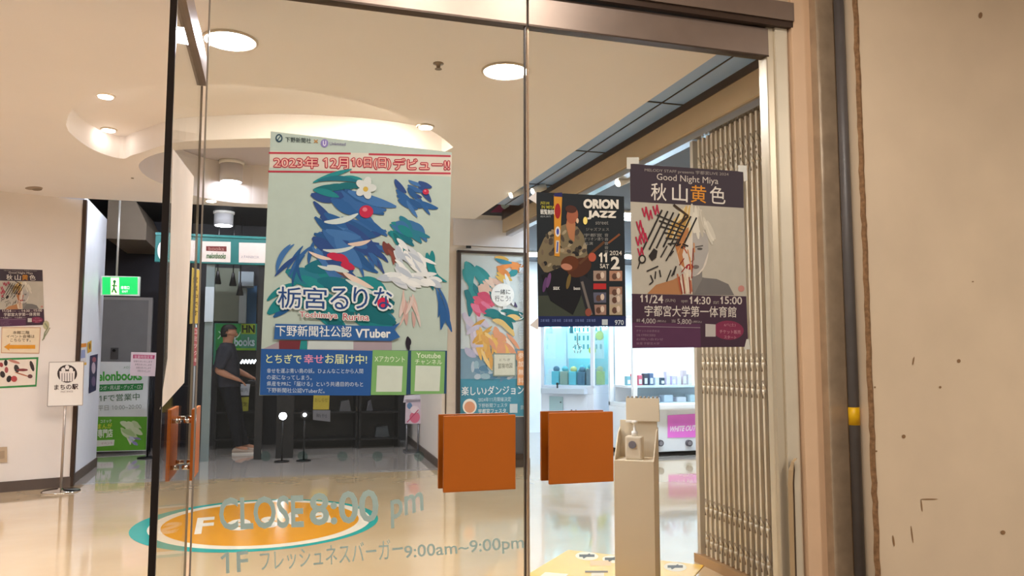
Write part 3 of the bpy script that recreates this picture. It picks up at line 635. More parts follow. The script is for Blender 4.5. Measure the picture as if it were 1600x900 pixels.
    for i, (s, w) in enumerate((('チケットのお求めは', 36), ('主催 大学祭実行委員会', 30), ('お問い合わせ', 42), ('後援 宇都宮大学', 36))): f.txt(b, s, (994, 519+i*6.5), (994+w, 519.3+i*6.5), 4, '8c7080', 3)
    b.build('lettering', t, 'pale concert lettering')
    if tape:
        b = MB(); m = mat('c9c6ba', .3)
        for q in ([(979, 264), (985, 264), (985, 256), (998, 256), (998, 246), (979, 246)], [(1153, 268), (1161, 269), (1162, 283), (1167, 283), (1166, 259), (1153, 258)], [(1162, 546), (1172, 546), (1170, 530), (1166, 530)]): b = MB(); f.poly(b, q, m, 3); b.build('tape', t, 'cloudy tape corner')
f = Flat((0, D-.0068, 0), (0, -1, 0), .00035)
t = thing('concert_poster', 'poster with half painted portrait on the right closed glass door', 'poster', tuple(f.pt(1079, 543))); miya(f, t, True)

def jazz():
    f = Flat((0, D-.0068, 0), (0, -1, 0), .00035)
    t = thing('concert_poster', 'dark jazz poster with a seated guitarist on the right closed glass door', 'poster', tuple(f.pt(910, 511)))
    b = MB(); f.slab(b, [(841, 511), (978, 510), (975, 307), (838, 300)], '1e2327'); b.build('paper', t)
    b = MB()
    f.poly(b, [(841, 511), (978, 510), (978, 494), (841, 494)], '1f2a55', 1)
    f.poly(b, [(841, 494), (926, 494), (926, 460), (841, 462)], '3c4238', 1)
    # seated player seen from the front, head turned
    f.poly(b, [(840, 395), (850, 372), (868, 356), (884, 350), (902, 354), (912, 368), (918, 398), (912, 420), (880, 430), (850, 425), (840, 410)], '74684f', 2)
    for i in range(46): f.ell(b, random.uniform(846, 914), random.uniform(362, 420), random.uniform(3, 7), random.uniform(2, 4), random.choice(['9a8c70', '3a342c', '6a5c4a', '222020', '8a785c', '4a4038']), 2.5+i*.02, random.uniform(0, 3), 9)
    f.poly(b, [(884, 352), (889, 372), (897, 378), (899, 350), (896, 340), (886, 342)], 'a8704c', 4); f.ell(b, 894, 337, 9, 13, '9c5a40', 4.2, .15); f.ell(b, 892, 327, 9, 6, '4a2a20', 4.4, .15); f.ell(b, 902, 345, 2, 4, 'd8b898', 4.5)
    f.poly(b, [(845, 430), (900, 408), (918, 430), (905, 470), (895, 492), (860, 470)], '17181c', 3); f.poly(b, [(905, 425), (925, 440), (930, 494), (918, 494), (908, 460)], '24252b', 3); f.line(b, [(909, 440), (920, 480), (924, 492)], 4, '6e6660', 4.6)
    f.ell(b, 905, 418, 20, 14, '4e2a1a', 5, -.5); f.ell(b, 890, 412, 14, 12, '5c3018', 5, -.3); f.line(b, [(905, 412), (944, 378)], 4, '5a3a24', 5.2); f.line(b, [(950, 380), (968, 366)], 3, '7c4a2c', 5.2)
    f.ell(b, 885, 417, 9, 5, 'b07860', 5.6, .2); f.ell(b, 925, 402, 6, 7, 'b0523c', 5.6); f.ell(b, 919, 488, 5, 6, '8a4a3c', 5)
    for x, y, h in ((851, 445, '5c3c66'), (857, 438, '6a4672'), (888, 440, '6e5a30')): f.ell(b, x, y, 3, 12, h, 5, .2)
    b.build('photo', t, 'seated guitarist in a patterned shirt')
    b = MB()
    for i, (x, y, h) in enumerate(((927, 423, '9a8474'), (952, 423, 'a87c64'), (927, 443, 'b02c2c'), (952, 448, '94705c'), (927, 457, '5a5a6a'), (952, 460, 'a89888'), (927, 476, '98786a'), (952, 476, 'ae9c80'))):
        hh = 9 if i == 2 else 16; f.rect(b, x, y, x+20, y+hh, h, 2)
        if i != 2: f.ell(b, x+8, y+9, 4, 5, '5c4034', 3); f.ell(b, x+14, y+7, 3, 5, 'd0bca8', 3)
    b.build('photo', t, 'small grid of performer pictures')
    b = MB()
    f.poly(b, [(866, 400), (874, 401), (878, 306), (865, 305)], 'c98a2c', 6); f.ell(b, 871, 330, 4.6, 12, '9a2024', 7); f.ell(b, 871, 362, 4, 8, 'd8d4cc', 7); f.ell(b, 871, 362, 2, 5, '3a4a9c', 7.5); f.line(b, [(871, 376), (870, 396)], 5, 'c9c0ac', 7); f.line(b, [(871, 378), (870, 394)], 2, '3a4a9c', 7.5); f.poly(b, [(865, 307), (878, 308), (878, 301), (866, 302)], '26265c', 7)
    b.build('banner', t, 'narrow ochre banner')
    b = MB(t)
    f.txt(b, 'ORION', (911, 326), (966, 327), 15, 'ddd6c8', 8, .06); f.txt(b, 'JAZZ', (917, 343), (963, 344), 14, 'ddd6c8', 8, .06)
    f.txt(b, '11', (935, 410), (948, 410), 15, 'ddd6c8', 8, .03); f.txt(b, '2', (954, 421), (968, 421), 20, 'ddd6c8', 8, .03); f.txt(b, '2024', (952, 399), (971, 399), 7, 'd0c9bc', 8, .01); f.txt(b, 'SAT', (937, 419), (951, 420), 7, 'd0c9bc', 8, .02)
    f.ell(b, 914, 345, 3.4, 6, 'f0d878', 8)  # shine of a lamp painted as a pale yellow ellipse
    for x, y, w, s in ((930, 351, 20, 'street'), (915, 361, 36, 'ジャズフェス'), (912, 370, 28, '宇都宮'), (912, 376, 30, 'オリオン通り'), (912, 383, 14, '出演')): f.txt(b, s, (x, y), (x+w, y), 5, '8c8a84', 8)
    for i in range(5): f.txt(b, '音', (944, 370+i*6.5), (950, 370+i*6.5), 5, '8c8a84', 8)
    f.txt(b, 'JAZZ LIVE', (844, 320), (858, 321), 5, 'b9b23c', 8, .01); f.txt(b, 'IN MIYA', (846, 326), (866, 327), 5, 'b9b23c', 8, .01); f.txt(b, '観覧無料', (844, 335), (866, 336), 8, 'dcdcd4', 8, .03); f.txt(b, '雨天決行', (844, 340), (860, 340), 3, 'a8b0b0', 8)
    for x, s in ((864, 'sax'), (896, 'bass')): f.txt(b, s, (x, 453), (x+10, 453), 5, 'd0d0c8', 8, .02)
    for i in range(5): f.txt(b, '主催 後援', (844+i*18, 503), (858+i*18, 503), 4.5, '7484b8', 8)
    f.rect(b, 940, 499, 949, 508, 'b9c4c8', 8); f.txt(b, '970', (960, 508), (974, 508), 8, 'c0c8d0', 8, .02)
    b.build('lettering', t, 'cream jazz lettering and a painted yellow lamp glint')
    b = MB(); m = mat('e2dcd6', .3); f.poly(b, [(825, 310), (838, 299), (838, 318)], m, 1); b.build('tape', t, 'white tape tab'); b = MB(); f.poly(b, [(827, 508), (841, 496), (841, 516)], m, 1); b.build('tape', t, 'white tape tab')
jazz()

# ------------------------------------------------------------------ left wall: posters and fittings
fx = lambda x, y: ((x-984)/181*71-3, (y-256)/287*90+420 - (x-984)/181*2)
fw = Flat(P1+nl*.004, nl, .0012, fx)
t = thing('concert_poster', 'small copy of the portrait poster at the top of the left wall', 'poster', tuple(fw.pt(1079, 543))); miya(fw, t, False)
fw = Flat(P1+nl*.004, nl, .0012)
t = thing('arrow_notice', 'cream notice with an orange arrow pointing left on the left wall', 'notice', tuple(fw.pt(33, 553)))
b = MB(); fw.slab(b, [(1, 552), (61, 553), (64, 511), (3, 511)], 'e3cfae'); fw.line(b, [(2, 551), (61, 552), (63, 512), (3, 512), (2, 551)], .9, 'c08a70', 1); b.build('paper', t)
b = MB(); fw.poly(b, [(6, 542), (15, 548), (14, 545), (55, 545), (55, 539), (15, 539), (16, 536)], 'd99328', 2); b.build('arrow', t, 'orange arrow')
b = MB(t); fw.txt(b, '本館二階', (20, 522), (46, 522), 5, '4a3a30', 2, .01); fw.txt(b, 'イベント会場は', (10, 528), (54, 528), 5, '4a3a30', 2, .01); fw.txt(b, 'こちらです。', (16, 534), (48, 534), 5, '4a3a30', 2, .01); b.build('lettering', t)
t = thing('notice', 'green framed picture notice at the bottom of the left wall', 'notice', tuple(fw.pt(28, 606)))
b = MB(); fw.slab(b, [(-6, 607), (57, 604), (60, 558), (-6, 560)], '3a8a4a'); b.build('frame', t, 'green frame')
b = MB(); fw.poly(b, [(-4, 604), (55, 601), (57, 561), (-4, 563)], 'e6d8c8', 1)
for i, (x, y, w, hh, h) in enumerate(((2, 570, 3, 7, '9a4040'), (9, 567, 3, 9, '2a2424'), (22, 565, 10, 4, 'c08070'), (4, 585, 4, 10, '3a3030'), (10, 578, 3, 9, 'a05050'), (14, 592, 4, 10, '302a2a'), (26, 576, 4, 12, '3a3434'), (35, 578, 9, 4, '7a3a3a'), (34, 585, 12, 2, 'b06a50'), (50, 572, 3, 16, '3a3030'), (47, 588, 4, 6, '604040'), (22, 592, 5, 9, 'b04848'))): fw.ell(b, x, y, w, hh*.55, h, 2, (i % 3-1)*.3, 9)
b.build('picture', t, 'small drawn figures')
# scribble-like graffiti trace on wall
b = MB(); fw.ell(b, 72, 508, 5, 7, 'b7b08c', 1); fw.line(b, [(70, 505), (75, 512), (70, 520), (68, 530)], 2.2, '8c9070', 2); fw.line(b, [(66, 532), (72, 522), (78, 512)], 1.6, '8c9070', 2.4); b.build('wall_stain', None, 'greenish smudge on the left wall beside the arrow notice', 'stain')
t = thing('wall_outlet', 'beige outlet plate low on the left wall', 'outlet', tuple(fw.pt(5, 722)))
b = MB(); q = [fw.pt(x, y) for x, y in ((-6, 723), (11, 722), (11, 698), (-6, 699))]; b.hull(q, [p+nl*.012 for p in q], mat('bda587', .5)); b.build('plate', t)
b = MB(); q = [fw.pt(x, y)+nl*.0121 for x, y in ((-2, 717), (7, 716), (7, 704), (-2, 705))]; b.hull(q, [p+nl*.004 for p in q], mat('a58f74', .5)); b.build('socket', t)
# stickers on the end face
fr = Flat(P2+Vector((.004, 0, 0)), (P2-P1).cross(Vector((0, 0, 1))), .0012)
if fr.n.x < 0: fr.n = -fr.n
b = MB(); fr.slab(b, [(124, 572), (135, 570), (135, 536), (126, 537)], 'd8d4d4'); fr.poly(b, [(126, 543), (135, 542), (135, 536), (126, 537)], 'd98a30', 1); fr.poly(b, [(124, 572), (135, 570), (135, 566), (124, 568)], 'e0b040', 1); fr.poly(b, [(126, 560), (133, 559), (133, 546), (127, 547)], '8a94b8', 1); b.build('sticker', None, 'orange and white sticker sheet on the pale end face of the wall', 'sticker')
b = MB(); fr.slab(b, [(137, 552), (143, 549), (143, 532), (137, 535)], 'd8a83c'); fr.ell(b, 140, 541, 1.6, 5, '7a5a28', 1); b.build('sticker', None, 'small yellow sticker beside the orange and white sticker sheet', 'sticker')
b = MB(); fr.slab(b, [(139, 615), (150, 610), (153, 553), (141, 556)], '2c2f4c'); fr.ell(b, 146, 575, 3, 9, 'b8a8b4', 1); fr.ell(b, 146, 596, 3, 8, '6a5a78', 1); fr.ell(b, 147, 562, 3, 4, '8a4a54', 1); b.build('flyer', None, 'narrow dark flyer on the pale end face of the wall', 'flyer')

# ------------------------------------------------------------------ standing sign (left)
def disc_stand(name, label, px, Yb, board, cat):
    pass
base = PZ(95, 768); YS = base.y
t = thing('sign_stand', 'white sign on a slim pole standing in front of the left wall', 'sign', (base.x, base.y, 0))
b = MB(); b.lathe((base.x, base.y), [(.17, 0), (.17, .006), (.155, .016), (.03, .022), (.02, .035)], M_CHROME); b.build('base', t)
fs = Flat((base.x, YS-.02, 0), (.12, -1, 0), .0012)
zt = fs.pt(100, 600).z
b = MB(); b.cyl((base.x, YS, .02), (base.x, YS, zt), .012, mat('b9aca0', .3, .7)); b.build('pole', t)
b = MB(); q = [fs.pt(x, y) for x, y in ((74, 635), (129, 633), (131, 565), (77, 566))]; b.hull([p+Vector((0, .016, 0)) for p in q], q, M_WHITE); fs.line(b, [(74, 635), (129, 633), (131, 565), (77, 566), (74, 635)], 1.2, 'a39a92', 1); b.build('board', t)
b = MB(); fs.ell(b, 105, 584, 15.5, 14, '3c3230', 1); fs.poly(b, [(94, 596), (116, 596), (117, 580), (93, 580)], 'e6ded8', 2)
for x in (97, 101, 105, 109, 113): fs.line(b, [(x, 596), (x, 583)], 1, '3c3230', 3)
for x, y in ((99, 578), (105, 574), (111, 578)): fs.ell(b, x, y, 3.2, 3.6, 'e6ded8', 3)
b.build('emblem', t, 'dark round emblem')
b = MB(t); fs.txt(b, 'まちの駅', (85, 609.5), (122, 608), 8, '35201e', 2, .05); fs.txt(b, 'FREE SPACE', (95, 613.5), (114, 613), 2.6, '8a7a74', 2); b.build('lettering', t)

# ------------------------------------------------------------------ green shop sign board behind
base = PZ(190, 706); YB = base.y
fb = Flat((0, YB, 0), (.1, -1, 0), .0015)
t = thing('sign_board', 'white and green opening hours board standing at the shop entrance', 'sign', (base.x, base.y, 0))
b = MB(); q = [fb.pt(x, y) for x, y in ((146, 706), (228, 704), (232, 566), (151, 565))]; b.hull([p+Vector((0, .03, 0)) for p in q], q, mat('e6ecec', .4)); b.build('panel', t)
b = MB(); fb.poly(b, [(147, 705), (228, 703), (230, 651), (149, 651)], '62a832', 1)
# pale abstract brush strokes
rr = random.Random(9); brush(fb, b, rr, 186, 206, 657, 676, 16, .5, 22, 8, .4, ['c3d8a4', 'aecb8c', 'd4e2bc', 'e2e0cc'], 2); brush(fb, b, rr, 196, 212, 682, 692, 5, .2, 14, 5, .3, ['c9cfe0', '8a82b8', 'c9a850'], 3.2)
b.build('artwork', t, 'soft green and cream brush strokes')
b = MB(t); fb.poly(b, [(150, 612), (223, 609), (224, 599), (151, 601)], '3a8a4c', 1); fb.txt(b, 'マンガ・同人誌・グッズ・CD', (152, 610), (221, 607.5), 7, 'dfeadf', 2, .01, 0, .2)
fb.txt(b, 'melonbooks', (140, 596), (222, 594), 15, '4fae4a', 2, .035); fb.txt(b, 'メロンブックス', (193, 576), (222, 575), 4, '4a8a54', 2)
fb.txt(b, '1Fで営業中', (155, 628), (218, 625), 11, '54785c', 2, .02); fb.txt(b, '平日 10:00~20:00', (153, 642), (221, 639), 8, '9aa39c', 2, .006)
fb.txt(b, '専門店', (153, 684), (176, 683), 13, 'e8efe0', 2, .05); fb.txt(b, 'まんが', (153, 670), (175, 669), 8, 'dfe24a', 2, .03); fb.txt(b, 'コミック', (157, 661), (174, 660), 5, 'e8efe0', 2, .02); fb.poly(b, [(150, 698), (178, 696), (179, 687), (151, 688)], 'e4e8dc', 2); fb.txt(b, 'イベント', (158, 695), (176, 694), 4, 'b87a90', 3)
b.build('lettering', t, 'green and white shop lettering')
b = MB(); pa, pb = fb.pt(234, 590), fb.pt(229, 703); b.tube([pa+Vector((.03, .03, 0)), Vector((pb.x+.03, pb.y+.03, 0))], .014, M_BLACK); b.tube([Vector((pb.x+.03, pb.y+.03, .01)), Vector((pb.x+.06, pb.y-.2, .01))], .012, M_BLACK); b.tube([pa+Vector((.03, .03, 0)), Vector((pb.x+.10, pb.y+.3, 0))], .012, M_BLACK); b.build('stand', t, 'black frame')
# pink notice on a pole
base = PZ(236, 716); fn = Flat((0, base.y, 0), (0, -1, 0), .0015)
t = thing('notice_stand', 'white notice with a pink heading on a black pole beside the opening hours board', 'sign', (fn.pt(233, 650).x, base.y, 0))
xq = fn.pt(232, 650).x
b = MB(); b.lathe((xq, base.y+.03), [(.12, 0), (.12, .012), (.02, .02)], M_BLACK); b.build('base', t)
b = MB(); b.cyl((xq, base.y+.03, .015), (xq, base.y+.03, fn.pt(225, 570).z), .010, M_BLACK); b.build('pole', t)
b = MB(); q = [fn.pt(x, y) for x, y in ((203, 587), (242, 588), (245, 551), (205, 550))]; b.hull([p+Vector((0, .012, 0)) for p in q], q, mat('ead8de', .4)); fn.poly(b, [(208, 560), (241, 561), (242, 555), (208, 554)], 'c8507c', 1); b.build('board', t)
b = MB(t); fn.txt(b, '営業時間変更', (210, 560), (239, 560.5), 5, 'f0d4de', 2, .01)
for i in range(4): fn.txt(b, 'お知らせいたします', (209+i*2, 566+i*5), (238-i, 567+i*5), 3.4, '7a6a74', 2)
b.build('lettering', t)

# ------------------------------------------------------------------ dark shop contents
# grey metal door
pa, pb = PY(155, 468, 11.9), PY(223, 562, 11.9)
YD = 12.40
pa, pb = PY(150, 468, YD), PY(223, 720, YD)
t = thing('door_4', 'grey metal service door in the dark wall below the exit sign', 'door', ((pa.x+pb.x)/2, YD, 0), None, 'structure')
b = MB(); b.box(pa.x, pb.x, YD-.03, YD+.06, 0, pa.z, mat('8f9092', .5)); b.box(pb.x, pb.x+.05, YD-.04, YD+.06, 0, pa.z+.04, mat('b0b0b0', .5)); b.box(pa.x, pb.x, YD-.04, YD+.06, pa.z, pa.z+.04, mat('b0b0b0', .5)); b.build('panel', t)
q = PY(179, 551, YD-.03); b = MB(); b.box(q.x-.05, q.x+.05, YD-.045, YD-.03, q.z-.09, q.z+.07, mat('6a6a6c', .35, .6), .003); b.cyl((q.x, YD-.09, q.z+.03), (q.x, YD-.04, q.z+.03), .02, M_BLACK); b.build('handle', t)
# exit sign
YX = 10.2; pa, pb = PY(160, 432, YX), PY(216, 461, YX)
t = thing('exit_sign', 'lit green exit sign hanging from a rod beside the left wall', 'exit sign', ((pa.x+pb.x)/2, YX, pb.z))
fe = Flat((0, YX, 0), (0, -1, 0), .0015)
b = MB(); b.box(pa.x-.01, pb.x+.01, YX+.002, YX+.07, pb.z-.01, pa.z+.01, mat('c9d8cc', .4)); b.build('housing', t)
b = MB(); fe.rect(b, 160, 433, 215, 460, mat('10a850', .4, emis=1.1, name='lit_green_sign'), 0); fe.rect(b, 173, 434, 186, 460, mat('f4ffc0', .4, emis=1.3, name='lit_pale_sign'), 1); b.build('face', t, 'glowing green face')
b = MB(); fe.ell(b, 179, 440, 2.4, 2.6, '1a7a3c', 2); fe.line(b, [(179, 442), (178, 450), (182, 458)], 2.6, '1a7a3c', 2); fe.line(b, [(178, 450), (175, 457)], 2.4, '1a7a3c', 2); fe.line(b, [(175, 446), (183, 447)], 2, '1a7a3c', 2)
fe.txt(b, '非常口', (189, 452), (202, 452), 5, mat('f0fff0', .4, emis=1.2, name='lit_white_mark'), 2, .02); fe.txt(b, 'EXIT', (191, 457), (200, 457), 3, mat('f0fff0', .4, emis=1.2, name='lit_white_mark'), 2); b.build('pictogram', t)
b = MB(); q = PY(182, 440, YX+.03); b.cyl((q.x, YX+.03, pa.z), (q.x, YX+.03, 3.27), .012, mat('b0aca4', .4, .5)); b.build('rod', t)
# teal fascia band
YT = 10.6; pa, pb = PY(243, 369, YT), PY(640, 413, YT)
pb.z = PY(340, 412, YT).z; pa.z = PY(340, 371, YT).z
ft = Flat((0, YT-.006, 0), (0, -1, 0), .0015)
M_TEAL = mat('176663', .45)
t = thing('sign_band', 'teal shop sign band with white cards hanging under the ceiling', 'sign', ((pa.x+pb.x)/2, YT, pb.z))
b = MB(); b.box(pa.x, pb.x, YT, YT+.08, pb.z, pa.z, M_TEAL, .004); b.box(pa.x, pb.x, YT-.02, YT+.08, pa.z, pa.z+.03, mat('1f7572', .4)); b.build('band', t)
b = MB(); ft.ell(b, 254, 392, 8, 15, 'dfe4e2', 1); b.build('emblem', t, 'pale round emblem')
for (x0, y0, x1, y1) in ((284, 375, 306, 408), (315, 377, 360, 410), (373, 379, 416, 411), (430, 380, 474, 412)):
    b = MB(); ft.slab(b, [(x0, y1-1), (x1, y1), (x1+.5, y0+1), (x0+.5, y0)], 'e2d2c8', .004)
    if x0 == 315:
        ft.poly(b, [(322, 392), (354, 393), (354, 385), (322, 384.5)], '6a2420', 1); ft.txt(b, 'books', (326, 391), (350, 391.5), 5, 'b08078', 2); ft.txt(b, 'melonbooks', (322, 404), (353, 404.5), 9, '4a6a44', 2, .03, 0, .3)
    if x0 == 373: ft.txt(b, '♪ FANBOX', (377, 403), (405, 404), 4, '9a8c94', 2)
    b.build('card', t, 'white hanging card')
# storefront: glass, posts, shelf units, wall panel
YSF = 10.66
q = PY(291, 500, YSF).x
b = MB(); b.box(PY(320, 500, YSF).x, PY(333, 500, YSF).x, YSF, YSF+.10, 0, 2.5, mat('7c8a8c', .3, .4)); struct(b, 'trim_15', 'grey metal storefront post behind the person', 'trim')
b = MB(); b.box(PY(402, 500, YSF).x, PY(414, 500, YSF).x, YSF, YSF+.10, 0, 2.5, M_BLACK); struct(b, 'trim_16', 'black storefront post at the edge of the big poster', 'trim')
b = MB(); b.box(PY(436, 500, YSF).x, PY(500, 500, YSF).x-.3, YSF+.06, YSF+.16, 0, 2.5, M_BLACK); struct(b, 'trim_17', 'black storefront panel behind the big poster', 'trim')
fv = Flat((0, YSF-.02, 0), (0, -1, 0), .0015)
b = MB(); fv.slab(b, [(296, 506), (312, 505), (314, 423), (300, 418)], 'c9a84c', .008)
for i in range(5): fv.txt(b, '営業中です'[i], (302, 442+i*13), (309, 442+i*13), 9, '5a4420', 1, .02)
b.build('vertical_banner', None, 'yellow vertical banner at the shop entrance', 'banner')
b = MB(); fv.slab(b, [(300, 572), (309, 571), (311, 512), (303, 512)], 'a85c5c', .008)
for i in range(5): fv.txt(b, 'コミック本'[i], (303, 522+i*11), (308, 522+i*11), 7, 'e0c8c0', 1)
fp_ = fv.pt(306, 512); b.cyl((fp_.x, fp_.y+.02, 0), (fp_.x, fp_.y+.02, fv.pt(306, 420).z), .012, mat('b4bcc0', .3, .4))
b.build('vertical_banner', None, 'faded red vertical banner hanging below the yellow one', 'banner')
def panel(name, x0, y0, x1, y1, Y, m, label, cat, th=.05, extra=None):
    a, c = PY(x0, y0, Y), PY(x1, y1, Y); b = MB(); b.box(a.x, c.x, Y, Y+th, c.z, a.z, m, .003)
    if extra: extra(b, Flat((0, Y-.001, 0), (0, -1, 0), .002))
    return b.build(name, None, label, cat)
panel('wall_panel', 333, 418, 372, 502, 12.40, mat('7a8070', .6), 'olive grey wall panel inside the shop', 'panel')
panel('price_screen', 321, 448, 333, 503, 10.62, mat('b9c4cc', .3), 'pale narrow screen on the storefront post', 'screen', .03)
panel('display_case', 373, 424, 396, 447, 12.05, mat('98a4ac', .4), 'pale grey box high inside the shop', 'box', .4)
panel('blue_panel', 383, 446, 400, 506, 12.40, mat('245a86', .5), 'blue panel inside the shop', 'panel')
panel('display_rack', 374, 450, 384, 505, 12.15, mat('8f9898', .4), 'slim grey rack inside the shop beside the blue panel', 'rack', .3)
for i, (x, y, l) in enumerate(((340, 437, 'small black fitting on the olive grey wall panel'), (364, 440, 'black hanging fitting at the right of the olive grey wall panel'), (375, 455, 'black clamp above the slim grey rack'))):
    q = PY(x, y, 11.5); b = MB(); b.lathe((q.x, q.y), [(.015, q.z+.12), (.03, q.z+.04), (.05, q.z-.05), (.045, q.z-.06)], M_BLACK, 12); b.tube([(q.x, q.y, q.z+.12), (q.x, q.y, 3.28)], .008, M_BLACK, 8); b.build('track_spot', None, l, 'spotlight', 'black spots inside the shop')
def green(b, f):
    f.rect(b, 337, 506, 376, 568, '2f9a4a', 1); f.txt(b, 'メロン', (340, 530), (376, 530), 16, 'c9ecd4', 2, .02); f.txt(b, 'HN', (378, 520), (398, 520), 12, '23351c', 3, .04)
    f.rect(b, 377, 506, 399, 522, 'a8c838', 2); f.txt(b, 'books', (366, 541), (398, 541), 14, 'd2ecf4', 3, .03); f.rect(b, 362, 544, 399, 558, '8cc83c', 2); f.txt(b, '10:00-20:00', (364, 556), (397, 556), 9, '2f7a3c', 3, .02); f.txt(b, '営業中', (366, 568), (397, 568), 8, 'cdeed8', 3, .02)
panel('sign_board', 335, 505, 400, 570, 12.40, mat('3f9c7c', .4), 'bright green shop sign board behind the person', 'sign', .04, green)
# shelf with small strip lights
M_STRIP = lamp('f0f6ff', 5, 'lit_shelf_strip')
def shelf_unit(x0, x1, Y, label, items):
    a = PY(x0, 600, Y).x; c = PY(x1, 600, Y).x
    t = thing('display_shelf', label, 'shelf', ((a+c)/2, Y+.2, 0))
    b = MB(); b.box(a, a+.03, Y, Y+.4, 0, 1.4, M_BLACK); b.box(c-.03, c, Y, Y+.4, 0, 1.4, M_BLACK); b.box(a, c, Y+.38, Y+.4, 0, 1.4, M_BLACK); b.build('frame', t)
    for z in (.12, .5, .88, 1.2):
        b = MB(); b.box(a, c, Y, Y+.39, z, z+.025, M_BLACK); b.build('shelf_board', t)
    return a, c
a1, c1 = shelf_unit(336, 404, 11.98, 'black display shelf behind the person', 0)
b = MB()
for i, x in enumerate((362, 367, 378, 383, 388, 393, 398)):
    p0, p1 = PY(x-2, 568, 11.96), PY(x+2, 562, 11.96); b.cyl((p0.x, 11.96, p0.z), (p1.x, 11.96, p1.z), .012, M_STRIP, seg=8)
b.build('shelf_light', None, 'row of short lit strips along the top of the display shelf', 'light')
a2, c2 = shelf_unit(446, 560, 11.6, 'black display shelf below the big poster', 0)
a3, c3 = shelf_unit(562, 626, 11.5, 'black display shelf at the right end of the dark shop', 0)
# dim boxes on the lower boards
for (x, y, w, hh, h, l) in ((540, 632, 18, 8, '4a4a4c', 'dim grey box on the dark shelf right of the yellow notice'), (578, 632, 10, 8, '44444a', 'smaller dim grey box on the right dark shelf'), (598, 655, 22, 14, '3a4044', 'slanted dark bluish box low on the right dark shelf')):
    q0, q1 = PY(x-w/2, y, 11.62), PY(x+w/2, y+hh, 11.62); zz = .525 if y < 650 else .145
    b = MB(); b.hull([(q0.x, 11.64, zz), (q1.x, 11.64, zz), (q1.x, 11.86, zz), (q0.x, 11.86, zz)], [(q0.x+.02, 11.66, zz+.14), (q1.x-.03, 11.66, zz+.16), (q1.x-.03, 11.84, zz+.16), (q0.x+.02, 11.84, zz+.14)], ink(h)); b.build('box', None, l, 'box')
fk = Flat((0, 11.58, 0), (0, -1, 0), .002)
b = MB(); fk.slab(b, [(489, 640), (514, 640), (515, 617), (490, 617)], 'b9a63c', .006); fk.txt(b, 'おしらせ', (492, 628), (512, 628), 6, '7a6a20', 1); b.build('notice', None, 'yellow notice on the dark shelf below the big poster', 'notice')
b = MB(); fk.slab(b, [(489, 656), (516, 659), (516, 641), (489, 641)], '77767a', .006); fk.txt(b, '新刊', (494, 652), (510, 653), 6, '4a4a4e', 1); b.build('notice', None, 'grey notice hanging under the yellow notice', 'notice')
fk = Flat((0, 11.93, 0), (0, -1, 0), .002)
b = MB(); fk.slab(b, [(372, 618), (389, 618), (391, 600), (374, 600)], 'c3c8d0', .006); fk.txt(b, '案内', (375, 613), (387, 613), 7, '7a8088', 1); b.build('notice', None, 'pale grey notice in front of the person at the counter', 'notice')
b = MB(); fk.slab(b, [(371, 643), (388, 642), (389, 620), (373, 621)], 'a8a83c', .006); fk.txt(b, '限定', (374, 635), (386, 635), 7, '5c5c20', 1); b.build('notice', None, 'olive yellow notice below the pale grey one by the person', 'notice')
# floor level lamps
for (x, y, l) in ((442, 650, 'small white floor lamp glowing in the dark shop below the big poster'), (476, 648, 'dimmer small floor lamp to the right of the bright one')):
    q = PY(x, y, 10.35); t = thing('shop_spotlight', l, 'lamp', (q.x, q.y, 0), 'small lamps in the dark shop')
    b = MB(); b.cyl((q.x, q.y, 0), (q.x, q.y, q.z-.05), .012, M_BLACK, seg=10); b.lathe((q.x, q.y), [(.09, 0), (.09, .012), (.012, .02)], M_BLACK); b.build('stand', t)
    b = MB(); b.cyl((q.x, q.y+.10, q.z), (q.x, q.y-.02, q.z), .03, M_DARK, r1=.052, seg=16); b.build('head', t)
    b = MB(); b.cyl((q.x, q.y-.019, q.z), (q.x, q.y-.026, q.z), .046 if x == 442 else .026, lamp('f4f8ff', 24 if x == 442 else 2, 'lit_shop_lens_%d' % x), seg=16); b.build('lens', t)
# standee at the pillar side
YP = 11.3; fp = Flat((0, YP, 0), (-.25, -1, 0), .002); base = fp.pt(640, 700)
t = thing('display_stand', 'white topped stand with a pink picture beside the cream wall block', 'sign', (fp.pt(642, 660).x, YP, 0))
b = MB(); fp.slab(b, [(633, 662), (657, 662), (658, 624), (634, 624)], 'c9b8c4', .02); fp.ell(b, 648, 652, 8, 9, 'd06a84', 1); fp.ell(b, 640, 634, 4, 5, '5a7a9c', 1.5); fp.ell(b, 648, 640, 7, 6, 'e0d0d4', 1.7); fp.line(b, [(636, 660), (654, 640)], 1.6, 'b84a6a', 2); b.build('picture', t, 'pink picture')
b = MB(); fp.slab(b, [(630, 629), (657, 628), (657, 617), (632, 618)], 'cfcad6', .05); b.build('header', t, 'white header')
pa = fp.pt(636, 662); pc = fp.pt(654, 662)
b = MB(); b.cyl((pa.x, pa.y+.02, 0), (pa.x, pa.y+.02, pa.z), .012, mat('77777c', .3, .7)); b.cyl((pc.x, pc.y+.02, 0), (pc.x, pc.y+.02, pc.z), .012, mat('77777c', .3, .7)); b.box(pa.x-.02, pc.x+.02, pa.y-.1, pa.y+.2, 0, .02, mat('77777c', .3, .7)); b.build('stand', t)

